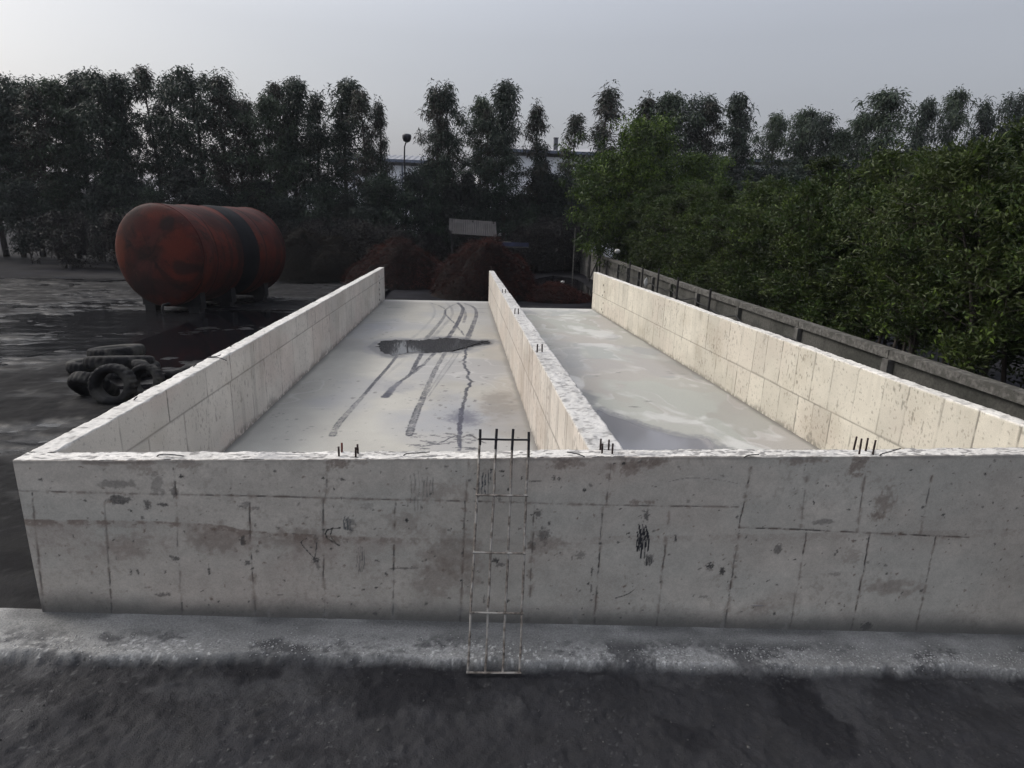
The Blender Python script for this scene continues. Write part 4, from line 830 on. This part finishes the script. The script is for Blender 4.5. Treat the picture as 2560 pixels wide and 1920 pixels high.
rl = [(100, 240, 3, .9, 'sparse brownish tree just right of the warehouse chimney'), (300, 75, 4, .95, 'sparse dark tree rising above the big round green tree'), (550, 128, 4, .9, 'dark spiky tree top behind the right side of the round green tree'), (700, 105, 2, 1.0, 'broad dark green tree right of the round green tree'), (860, 128, 5, .75, 'narrow tree tucked behind the broad dark green one on the right'), (965, 160, 3, .85, 'thin see-through tree beside the reddish pointed tree'), (1150, 118, 0, .8, 'reddish brown pointed tree at the left edge of the wide sky gap'), (1360, 245, 2, .7, 'small green tree standing alone in the sky gap over the hedge'), (1530, 210, 2, .85, 'broader green tree over the hedge, right of the lone small one'), (1665, 250, 5, .7, 'green tree joined to the broader one over the hedge'), (1785, 335, 2, .75, 'lowest small tree over the right end of the hedge'), (1890, 238, 2, .6, 'narrow pointed green tree over the right end of the hedge'), (2100, 92, 2, .95, 'tall pale green tree behind the hedge at the right edge')]
for u, v, k, wd, lb in rl: tall(*r3(u, v), 61+random.uniform(-2, 3), k, wd*1.45, lb, 'tall trees behind the yard')
for i, (u, v, k, wd) in enumerate(((2300, 150, 0, .9), (2480, 90, 2, .9), (2680, 170, 1, .9), (2860, 110, 5, .9))):
    tall(*r3(u, v), 61, k, wd, f'{ORD[i]} tall tree outward beyond the pale green one at the right', 'tall trees behind the yard')
# lower round trees filling the foot of the row
low = [(-760, 860), (-420, 800), (-140, 880), (60, 800), (330, 900), (560, 760), (800, 900), (1000, 940), (1230, 860), (1450, 980), (1680, 880), (1900, 960), (2110, 900), (2270, 800)]
for i, (u, v) in enumerate(low):
    px, py = r1(u, v); p = at_y(px, py, 57+random.uniform(-1, 1.5)); BUSH[i % 3].put('bushy_tree', (p[0], p[1], GZ), p[2]-GZ, (f'low bushy dark tree, {ORD[2-i]} outward beyond the left end of the tank' if u < 0 else f'low bushy dark tree, {ORD[i-3]} rightwards from the left end of the tank'), 'tree', 'low bushy trees at the foot of the row', random.uniform(.85, 1.05), random.uniform(0, 6))
low2 = [(420, 790), (600, 690), (860, 800), (1010, 930), (1240, 960), (1480, 700), (1620, 790), (1340, 960), (720, 900)]
for i, (u, v) in enumerate(low2):
    px, py = r2(u, v); p = at_y(px, py, 59+random.uniform(-.5, 1.5)); BUSH[i % 3].put('bushy_tree', (p[0], p[1], GZ), p[2]-GZ, f'{ORD[i]} bushy dark tree counted rightwards from the street lamp', 'tree', 'low bushy trees at the foot of the row', random.uniform(.75, .95), random.uniform(0, 6))
for i, (u, v) in enumerate(((900, 560), (1080, 560), (1250, 580), (1420, 600), (1600, 580), (1780, 540), (1960, 560), (2200, 480), (2420, 500), (2640, 480), (2840, 500))):
    px, py = r3(u, v); p = at_y(px, py, 57+random.uniform(-1, 1)); BUSH[(i+1) % 3].put('bushy_tree', (p[0], p[1], GZ), p[2]-GZ, f'{ORD[i]} bushy tree behind the right hedge, counted rightwards', 'tree', 'low bushy trees at the foot of the row', 1.0, random.uniform(0, 6))
# dark scrub in front of them
SCRUB = [TreeKind(31, 4, .02, 2.4, oval, 30, 7, 36, .45, .22, .06, ((.003, .0035, .004), (.005, .0055, .006), (.008, .007, .0065)), .4, stems=2), TreeKind(32, 4, .02, 2.2, oval, 30, 7, 36, .45, .22, .06, ((.003, .0035, .004), (.006, .005, .0045), (.0045, .0055, .0055)), .5, stems=2)]
for i, (x, y, h) in enumerate(((-30, 50, 4.2), (-26, 51, 4.6), (-22.5, 52, 4.2), (-19, 52, 4.5), (-15.5, 53, 4.0), (-12.5, 53, 4.2), (-9.5, 53, 4.3), (-7, 51, 4.1), (-4.5, 52, 3.8), (-2.6, 56.5, 3.4), (4.9, 57.5, 3.6), (6.6, 56, 4.4), (8.6, 57, 4.8), (10.4, 56.5, 5.0))):
    SCRUB[i % 2].put('dark_shrub', (x, y, GZ), h, (f'black scrubby bush, {ORD[1-i]} outward beyond the left end of the tank' if i < 2 else f'black scrubby bush, {ORD[i-2]} rightwards from the left end of the tank'), 'shrub', 'dark scrub behind the yard', 1.0, i*1.7)

# ------------------------------------------------------------------ hedge trees behind the boundary wall
G1 = (.011, .018, .006); G2 = (.026, .047, .010); G3 = (.075, .118, .017); GO = (.042, .056, .017)
HEDGE = [TreeKind(41, 6, .14, 1.55, colm, 64, 10, 26, .25, .145, .052, (G1, G1, G2, GO, G3), .8, M_LEAF_NEAR, 3, .006, .15, .6, .3), TreeKind(42, 6, .14, 1.55, oval, 64, 10, 26, .25, .145, .052, (G1, G2, GO, G3), .8, M_LEAF_NEAR, 3, .006, .15, .6, .3),
         TreeKind(43, 6, .14, 1.55, colm, 64, 10, 26, .25, .145, .052, (G1, G1, GO, G2), .9, M_LEAF_NEAR, 3, .006, .15, .6, .3),
         TreeKind(44, 6, .33, 1.5, colm, 60, 10, 30, .25, .122, .040, (G1, G1, G2, GO, G3), .7, M_LEAF_NEAR, 5, .0055, .15, .6, .35), TreeKind(45, 6, .30, 1.5, oval, 60, 10, 30, .25, .122, .040, (G1, G2, GO, GO, G3), .7, M_LEAF_NEAR, 5, .0055, .15, .6, .35)]
def fence_x(y): return float(np.interp(y, [3, 11, 24, 39, 59], [8.45, 8.85, 9.45, 10.5, 11.5]))
hy = 6.2; i = 0; hs_ = []
while hy < 44:
    hs_.append(hy); hy += 1.45+.012*hy
hs_.append(44)
for i, y in enumerate(hs_):
    rn = random.Random(i); x = fence_x(y)+1.75+rn.uniform(-.25, .35)
    top = float(np.interp(y, [6, 9, 12, 16, 20, 26, 34, 44], [6.4, 6.35, 6.0, 5.55, 5.3, 5.6, 6.0, 6.3]))+rn.uniform(-.25, .25)
    HEDGE[3+i % 2 if y < 15 else i % 3].put('hedge_tree', (x, y, -.2), top+.2, f'leafy green hedge tree, {ORD[i]} from the near end behind the boundary wall', 'tree', 'hedge trees along the boundary wall', 1.08+.1*rn.random(), rn.uniform(0, 6.28))
for i, y in enumerate((7.5, 10.5, 13.5, 17, 21, 25.5, 30.5)):
    rn = random.Random(i+50); HEDGE[(i+1) % 3].put('hedge_tree', (fence_x(y)+4.0, y, -.2), 6.3+rn.uniform(-.2, .3)-.03*y*0, f'back row hedge tree, {ORD[i]} from the near end, showing above the front row', 'tree', 'hedge trees along the boundary wall', 1.25, rn.uniform(0, 6))
BIG = TreeKind(51, 11, .17, 4.2, oval, 84, 11, 44, .60, .31, .10, (G1, G2, G2, G3, G3), .6, M_LEAF_NEAR, 2, .012, .3, .2, .4)
for px, py, y, wd, lb in ((1610, 305, 43, .92, 'big round bright green tree rising above the far end of the hedge'), (1470, 425, 61.5, .72, 'lower green tree at the left shoulder of the round green one'), (1720, 385, 40, .75, 'lower green tree at the right shoulder of the round green one')):
    p = at_y(px, py, y); BIG.put('round_tree', (p[0], y, GZ), p[2]-GZ, lb, 'tree', 'round green trees beyond the boundary wall', wd, random.uniform(0, 6))

# ------------------------------------------------------------------ boundary wall on the right
def fence():
    root = empty('boundary_wall', (fence_x(11), 11, YARD)); tag(root, 'stained grey block boundary wall with concrete posts below the hedge', 'wall')
    inv = Vector(root.location); posts = [3.6, 7.6, 11.4, 15.1, 19.0, 23.0, 26.7, 30.1, 33.4, 36.4, 39.5, 43.5, 47.5, 51.5, 55.5, 59.0]
    for a, b in zip(posts[:-1], posts[1:]):
        p0 = Vector((fence_x(a), a, 0)); p1 = Vector((fence_x(b), b, 0)); d = (p1-p0); Ln = d.length; d.normalize(); nr = Vector((d.y, -d.x, 0))
        n = int(Ln/.05); hz = np.linspace(YARD-.1, 1.52, 40); U, Z = np.meshgrid(np.linspace(.07, Ln-.07, n), hz, indexing='ij')
        g = np.minimum(np.abs((Z-YARD) % .39), .39-np.abs((Z-YARD) % .39)); row = np.floor((Z-YARD)/.39); gx = (U+row*.37) % .8; gx = np.minimum(gx, .8-gx)
        jn = np.maximum(1-ss(.008, .03, g), 1-ss(.008, .03, gx))*.55
        c = np.zeros(U.shape+(3,))+np.array([.078, .075, .069]); c *= (.6+.8*fbm((U+a)*.9, Z*1.4, 600))[..., None]*(.8+.4*vn(np.floor((U+row*.37)/.8)*3.1, row*7.7+a, 601))[..., None]
        c = mix(c, (.030, .030, .027), ss(.5, .68, fbm((U+a)*1.3, Z*1.0, 602))*.75); c = mix(c, (.028, .027, .025), jn); c = mix(c, (.03, .032, .026), ss(.75, 1.5, Z+.4*fbm((U+a)*2, Z*0, 603))*.45)
        V = np.array(p0)[None, None]+U[..., None]*np.array(d)[None, None]; V[..., 2] = Z; V = V-np.array(inv)
        pan = mesh_np('wall_panel', V, grid_faces(*U.shape)[:, ::-1], M_FENCE, root, False, col=c)
        m = pan.modifiers.new('thick', 'SOLIDIFY'); m.thickness = .10; m.offset = 0
        mid = (p0+p1)/2; MB().box((mid.x-inv.x, mid.y-inv.y, 1.61-inv.z), (.26, Ln-.03, .17), math.atan2(-d.x, d.y)).build('coping', M_COPING, root)
    for y in posts:
        x = fence_x(y); MB().box((x-inv.x-.09, y-inv.y, (YARD-.1+1.515)/2-inv.z), (.18, .20, 1.515-YARD+.1), -.05).build('post', M_FENCE_POST, root)
    pts = []
    for a, b in zip(posts[1:-4], posts[2:-3]):
        for t in np.arange(0, 1, .1):
            y = a+(b-a)*t; sag = -.16*math.sin(math.pi*t)-.05*math.sin(7*t+a); pts.append((fence_x(y)-.215+.02*math.sin(y*3), y, 1.22+sag+.06*math.sin(a*3.1)))
    c = MB().tube(pts, .022, 6).build('cable', M_CABLE, None, True); tag(c, 'black cable sagging along the grey boundary wall from post to post', 'cable')
fence()
for i, (py_, h) in enumerate(((21.2, 2.3), (25.1, 2.35), (28.4, 2.5), (31.7, 2.3), (35.0, 2.4))):
    MB().tube([(fence_x(py_)-.30, py_, YARD-.05), (fence_x(py_)-.30, py_, YARD+h)], .045, 8).build('fence_post', M_TIMBER)
    o = bpy.context.scene.objects[-1] if False else None
for i, o in enumerate([o for o in COL.objects if o.name.startswith('fence_post')]):
    tag(o, f'dark steel post against the boundary wall, {ORD[i]} from the near end', 'post', 'dark steel posts along the boundary wall')
def bag(loc, s, label, seed, cat='plastic bag'):
    rs = np.random.RandomState(seed); import bmesh
    bm = bmesh.new(); bmesh.ops.create_icosphere(bm, subdivisions=3, radius=1)
    for v in bm.verts:
        p = v.co; n = fbm(np.array(p.x*2+seed), np.array(p.y*2+p.z*1.7), seed)
        f = .45+1.0*float(n); v.co = Vector((p.x*s[0]*f, p.y*s[1]*f, p.z*s[2]*f))
    me = bpy.data.meshes.new('plastic_bag'); bm.to_mesh(me); bm.free()
    o = link('plastic_bag', me, M_BAG); o.location = loc; tag(o, label, cat, 'white plastic litter in the yard'); return o

# ------------------------------------------------------------------ reddish heaps of fibre behind the floors
def heap(loc, rx_, ry_, h, pal, n, seed, label, strand=.35):
    rs = np.random.RandomState(seed); root = empty('fibre_heap', loc); tag(root, label, 'heap', 'heaps of dark fibrous waste')
    def hz(u, v):
        r = np.hypot(u, v); b = np.clip(1-r**2, 0, None)**.8; return h*b*(.45+.95*fbm(u*2.2+seed, v*2.2, seed)+.15*(fbm(u*7+seed, v*7, seed+3)-.5))
    g = np.linspace(-1, 1, 60); U, V = np.meshgrid(g, g, indexing='ij'); Z = hz(U, V)-.08
    c = np.zeros(U.shape+(3,))+np.array(pal[0])*.7
    mesh_np('mound', np.stack([U*rx_, V*ry_, Z], -1), grid_faces(60, 60), M_FIB, root, True, col=c)
    a = rs.uniform(0, 6.283, n); r = rs.random(n)**.5*.98; u = r*np.cos(a); v = r*np.sin(a); z = hz(u, v)
    cen = np.stack([u*rx_, v*ry_, z-.02], -1); az = rs.uniform(0, 6.283, n)
    out = np.stack([u*.7, v*.7, .35+0*u], -1)+np.stack([np.cos(az), np.sin(az), rs.normal(size=n)*.5], -1)*.9
    l = strand*rs.uniform(.4, 1.5, n); vv, f = leaf_arrays(cen, out, l, np.full(n, .028), rs, .35)
    t = np.clip(fbm(u*3+seed, v*3, seed+4)*.8+rs.random(n)*.4-.1, 0, 1)*(len(pal)-1.001); k = t.astype(int); p = np.array(pal); cc = p[k]*(1-(t-k))[:, None]+p[k+1]*(t-k)[:, None]
    mesh_np('loose_fibres', vv, f, M_FIB, root, False, col=np.repeat(cc, 4, 0))
M_FIB = mat_attr('fibre', 20, .4, .2, rough=.9, spec=.1)
RD = ((.007, .0045, .004), (.022, .007, .0055), (.060, .016, .010)); OL = ((.004, .004, .003), (.009, .0065, .0045), (.017, .011, .0065)); BK = ((.003, .003, .004), (.005, .0045, .005), (.008, .006, .006))
def hp(px, pb, half, pt, ry_, pal, n, seed, label):
    p = at_z(px, pb, YARD); d = np.linalg.norm(p-CAM); q = at_y(px, pt, p[1]+ry_*.8); heap((p[0], p[1]+ry_*.8, YARD), half/FPX*d*1.0, ry_, max(.6, q[2]-YARD), pal, n, seed, label)
hp(775, 705, 135, 580, 3.0, OL, 9000, 1, 'olive brown heap just right of the red tank')
hp(1000, 722, 150, 612, 2.8, RD, 11000, 2, 'reddish brown heap behind the far left floor edge')
hp(1215, 752, 140, 596, 3.4, RD, 12000, 3, 'tallest rusty red heap behind the end of the middle wall')
hp(1395, 757, 95, 712, 1.6, RD, 5000, 4, 'low reddish heap spread behind the right floor')
hp(905, 655, 150, 545, 3.5, BK, 7000, 5, 'black heap between the olive heap and the reddish ones')
hp(1060, 640, 120, 590, 3.0, BK, 6000, 6, 'low black heap below the tin roof')
bag((at_z(1195, 659, 1.6)[0], 35.6, 1.62), (.16, .12, .14), 'white plastic bag lying on the rusty red heap, left of the other scrap', 3)
bag(tuple(at_y(1260, 646, 37.2)), (.11, .07, .07), 'small white scrap near the top of the rusty red heap', 4)
bag((at_z(1190, 748, YARD)[0], 32.6, YARD+.12), (.15, .12, .14), 'white plastic bag on the ground at the foot of the rusty red heap', 5)
bag((at_z(1392, 716, YARD)[0], at_z(1392, 719, YARD)[1]-1.6, YARD+.55), (.12, .1, .1), 'white scrap by the low reddish heap behind the right floor', 6)
bag((fence_x(30.5)-.42, 30.3, 1.25), (.10, .05, .22), 'torn white plastic snagged on a dark post of the boundary wall', 7)
bag(tuple(at_y(1543, 628, 37.5)), (.15, .15, .15), 'white scrap caught in the hedge above the far boundary wall', 9)

# ------------------------------------------------------------------ shed with a tin roof, trailer, poles at the back of the yard
def shed():
    a = at_y(1123, 546, 55.5); b = at_y(1240, 551, 55.5); c = at_y(1126, 579, 53.4); x0, x1 = a[0], b[0]; z1, z0 = a[2], c[2]-.15
    root = empty('open_shed', ((x0+x1)/2, 54.5, GZ)); tag(root, 'open shed with a grey corrugated tin roof in front of the trees', 'shed'); o = Vector(root.location)
    n = 160; xs = np.linspace(x0, x1, n); ys = np.linspace(53.4, 55.6, 6); X, Y = np.meshgrid(xs, ys, indexing='ij'); t = (Y-53.4)/2.2
    Z = z0+(z1-z0)*t+.02*np.sin((X-x0)*2*math.pi/.19)-.16*(X-x0)/(x1-x0)*1.0-.20*ss(.15, 0, (X-x0)/(x1-x0)*1.0)*0
    Y = np.where(t < .01, Y+.55*ss(.9, .0, (X-x0)/.8)-.12*np.sin((X-x0)*1.5), Y)
    r = mesh_np('roof_sheet', np.stack([X-o.x, Y-o.y, Z-o.z], -1), grid_faces(n, 6), M_ROOFSHEET, root, False); m = r.modifiers.new('t', 'SOLIDIFY'); m.thickness = .02
    for x in (x0+.25, (x0+x1)/2, x1-.25):
        for y, z in ((53.7, z0), (55.3, z1-.15)): MB().box((x-o.x, y-o.y, (z+GZ)/2-o.z), (.12, .12, z-GZ)).build('post', M_TIMBER, root)
    for y, z in ((53.7, z0-.08), (55.3, z1-.27)): MB().box(((x0+x1)/2-o.x, y-o.y, z-.12-o.z), (x1-x0-.2, .08, .12)).build('beam', M_TIMBER, root)
shed()
def trailer():
    a = at_y(1262, 607, 51); b = at_y(1312, 618, 51); root = empty('flat_trailer', ((a[0]+b[0])/2, 51, GZ)); o = Vector(root.location)
    tag(root, 'low dark trailer with a blue side board behind the rusty red heap', 'trailer'); W_ = b[0]-a[0]+.6
    MB().box((0, .9, b[2]-.05-o.z), (W_, 1.9, .16)).build('bed', M_BLACKSTEEL, root); MB().box((0, -.08, (a[2]+b[2])/2-o.z+.05), (W_, .06, a[2]-b[2])).build('side_board', M_BLUE, root)
    MB().box((0, -.10, b[2]-o.z-.03), (W_, .05, .05)).build('rail', M_COPING, root)
    for s in (-1, 1):
        for y in (.15, 1.6): MB().tube([(s*W_*.3, y-.12, .5), (s*W_*.3, y+.12, .5)], .5, 20).build('wheel', M_RUBBER, root)
    MB().box((0, .9, 1.1), (W_*.8, .3, b[2]-o.z-1.0)).build('chassis', M_BLACKSTEEL, root)
    bx = MB().box((0, 0, 0), (.85, .7, .30)).box((0, 0, .165), (.91, .76, .03)).build('white_crate', M_COPING); bx.location = (a[0]+.15, 51.7, b[2]+.19); tag(bx, 'pale flat crate on the trailer with the blue board', 'crate')
trailer()
bw = MB()
p0 = at_y(1318, 600, 59.2)
bw.box(((p0[0]+11.3)/2, 59.3, (GZ+2.6)/2-.2), (11.3-p0[0], .2, 3.4)).box(((p0[0]+11.3)/2, 59.3, 2.32), (11.35-p0[0], .3, .1))
for x in np.arange(p0[0]+.3, 11.2, 2.4): bw.box((x, 59.17, .9), (.22, .1, 2.7))
tag(bw.build('back_wall', M_DARKWALL), 'sooty dark wall closing the far right corner of the yard', 'wall')
po = at_z(1431, 700, YARD); o = MB().tube([(po[0], po[1], YARD-.05), (po[0]+.02, po[1], YARD+4.1)], .045, 8).build('thin_pole', M_COPING); tag(o, 'thin pale pole standing alone at the far end of the boundary wall', 'pole')
def frame():
    root = empty('braced_frame', (fence_x(46)-.55, 46, YARD)); tag(root, 'dark steel frame with a diagonal brace beside the far boundary wall', 'frame')
    for y in (-1.7, 1.7): MB().box((0, y, 1.15), (.10, .10, 2.4)).build('upright', M_TIMBER, root)
    MB().box((0, 0, 2.30), (.08, 3.2, .08)).build('top_bar', M_TIMBER, root)
    MB().tube([(-.02, 1.6, .1), (-.02, -1.55, 2.2)], .05, 8).build('brace', M_TIMBER, root)
frame()

# ------------------------------------------------------------------ street lamp and warehouse
def lamp():
    y = 63; t = at_y(1017, 344, y); b = at_y(1014, 430, y); root = empty('street_lamp', (b[0], y, GZ)); o = Vector(root.location); tag(root, 'street lamp on a slender pole in the gap between the trees', 'street lamp')
    h = t[2]-GZ; MB().tube([(0, 0, 0), (-.02, 0, h*.6), (-.10, 0, h*.82), (-.06, 0, h*.93), (t[0]-b[0]-.02, 0, h-.2)], [.13, .10, .08, .07, .06], 10).build('pole', M_LAMP, root, True)
    x = t[0]-b[0]; v = MB().tube([(x-.02, -.1, h-.42), (x-.02, -.1, h-.36), (x, -.1, h-.12), (x+.02, -.1, h+.15), (x+.02, -.1, h+.27), (x+.02, -.1, h+.33)], [.12, .30, .42, .44, .38, .18], 14).build('lamp_head', M_LAMP, root, True)
    MB().box((x, -.1, h-.45), (.22, .22, .04)).build('lens', M_BAG, root)
lamp()
def warehouse(name, ya, e0, e1, ridge, roof_d, label, chim=None, x_ext=(0, 0)):
    A = at_y(*e0, ya); B_ = at_y(*e1, ya); z = (A[2]+B_[2])/2; x0, x1 = A[0]-x_ext[0], B_[0]+x_ext[1]; zr = at_y(*ridge, ya+roof_d)[2]
    root = empty(name, ((x0+x1)/2, ya, GZ)); tag(root, label, 'warehouse'); o = Vector(root.location); W_ = x1-x0
    MB().box((0, roof_d, (z-GZ)/2-.3), (W_, roof_d*2, z-GZ-.6)).build('wall', M_WHITEWALL, root)
    n = int(W_/.15); xs = np.linspace(-W_/2-.4, W_/2+.4, n); ys = np.array([-.5, roof_d, roof_d*2+.5]); X, Y = np.meshgrid(xs, ys, indexing='ij'); k = np.arange(n) % 5
    Z = np.where(Y == roof_d, zr-GZ, z-GZ)+np.where(k == 0, .10, 0)[:, None]
    mesh_np('roof', np.stack([X, Y, Z], -1), grid_faces(n, 3), M_PALEROOF, root, False)
    MB().box((0, -.62, z-GZ-.10), (W_+.8, .22, .34)).build('gutter', M_GUTTER, root)
    for x in np.arange(-W_/2+2, W_/2, 6.0): MB().tube([(x, -.10, .1), (x, -.10, z-GZ-.35)], .09, 8).build('downpipe', M_GUTTER, root)
    if chim:
        c = at_y(*chim[0], ya+3); d = at_y(*chim[1], ya+3); zz = z+(zr-z)*3/roof_d
        f = MB().box((c[0]-o.x, 3, (c[2]+zz-.3)/2-o.z), (d[0]-c[0], d[0]-c[0], c[2]-zz+.3)).box((c[0]-o.x, 3, c[2]-o.z+.04), (d[0]-c[0]+.12, d[0]-c[0]+.12, .08)).build('chimney', M_CHIM, root)
warehouse('warehouse', 82, (965, 401), (1080, 403), (980, 388), 12, 'long pale warehouse with ribbed roof behind the street lamp', None, (6, 2))
warehouse('warehouse', 78, (1200, 381), (2300, 408), (1390, 371), 14, 'pale warehouse with a dark square chimney right of centre behind the trees', ((1390, 346), (1400, 346)), (0, 14))

# ------------------------------------------------------------------ the hazy air over the yard
hb = MB().box((0, 560, 17.6), (1700, 1640, 44)).build('haze', None)
hm, HN, HL, HB = nt('hazy_air'); HN.remove(HB); pv = HN.new('ShaderNodeVolumePrincipled'); pv.inputs['Density'].default_value = .00022; pv.inputs['Color'].default_value = (.86, .88, .95, 1)
HL.new(pv.outputs[0], HN['Material Output'].inputs['Volume']); hb.data.materials.append(hm); tag(hb, kind='stuff')
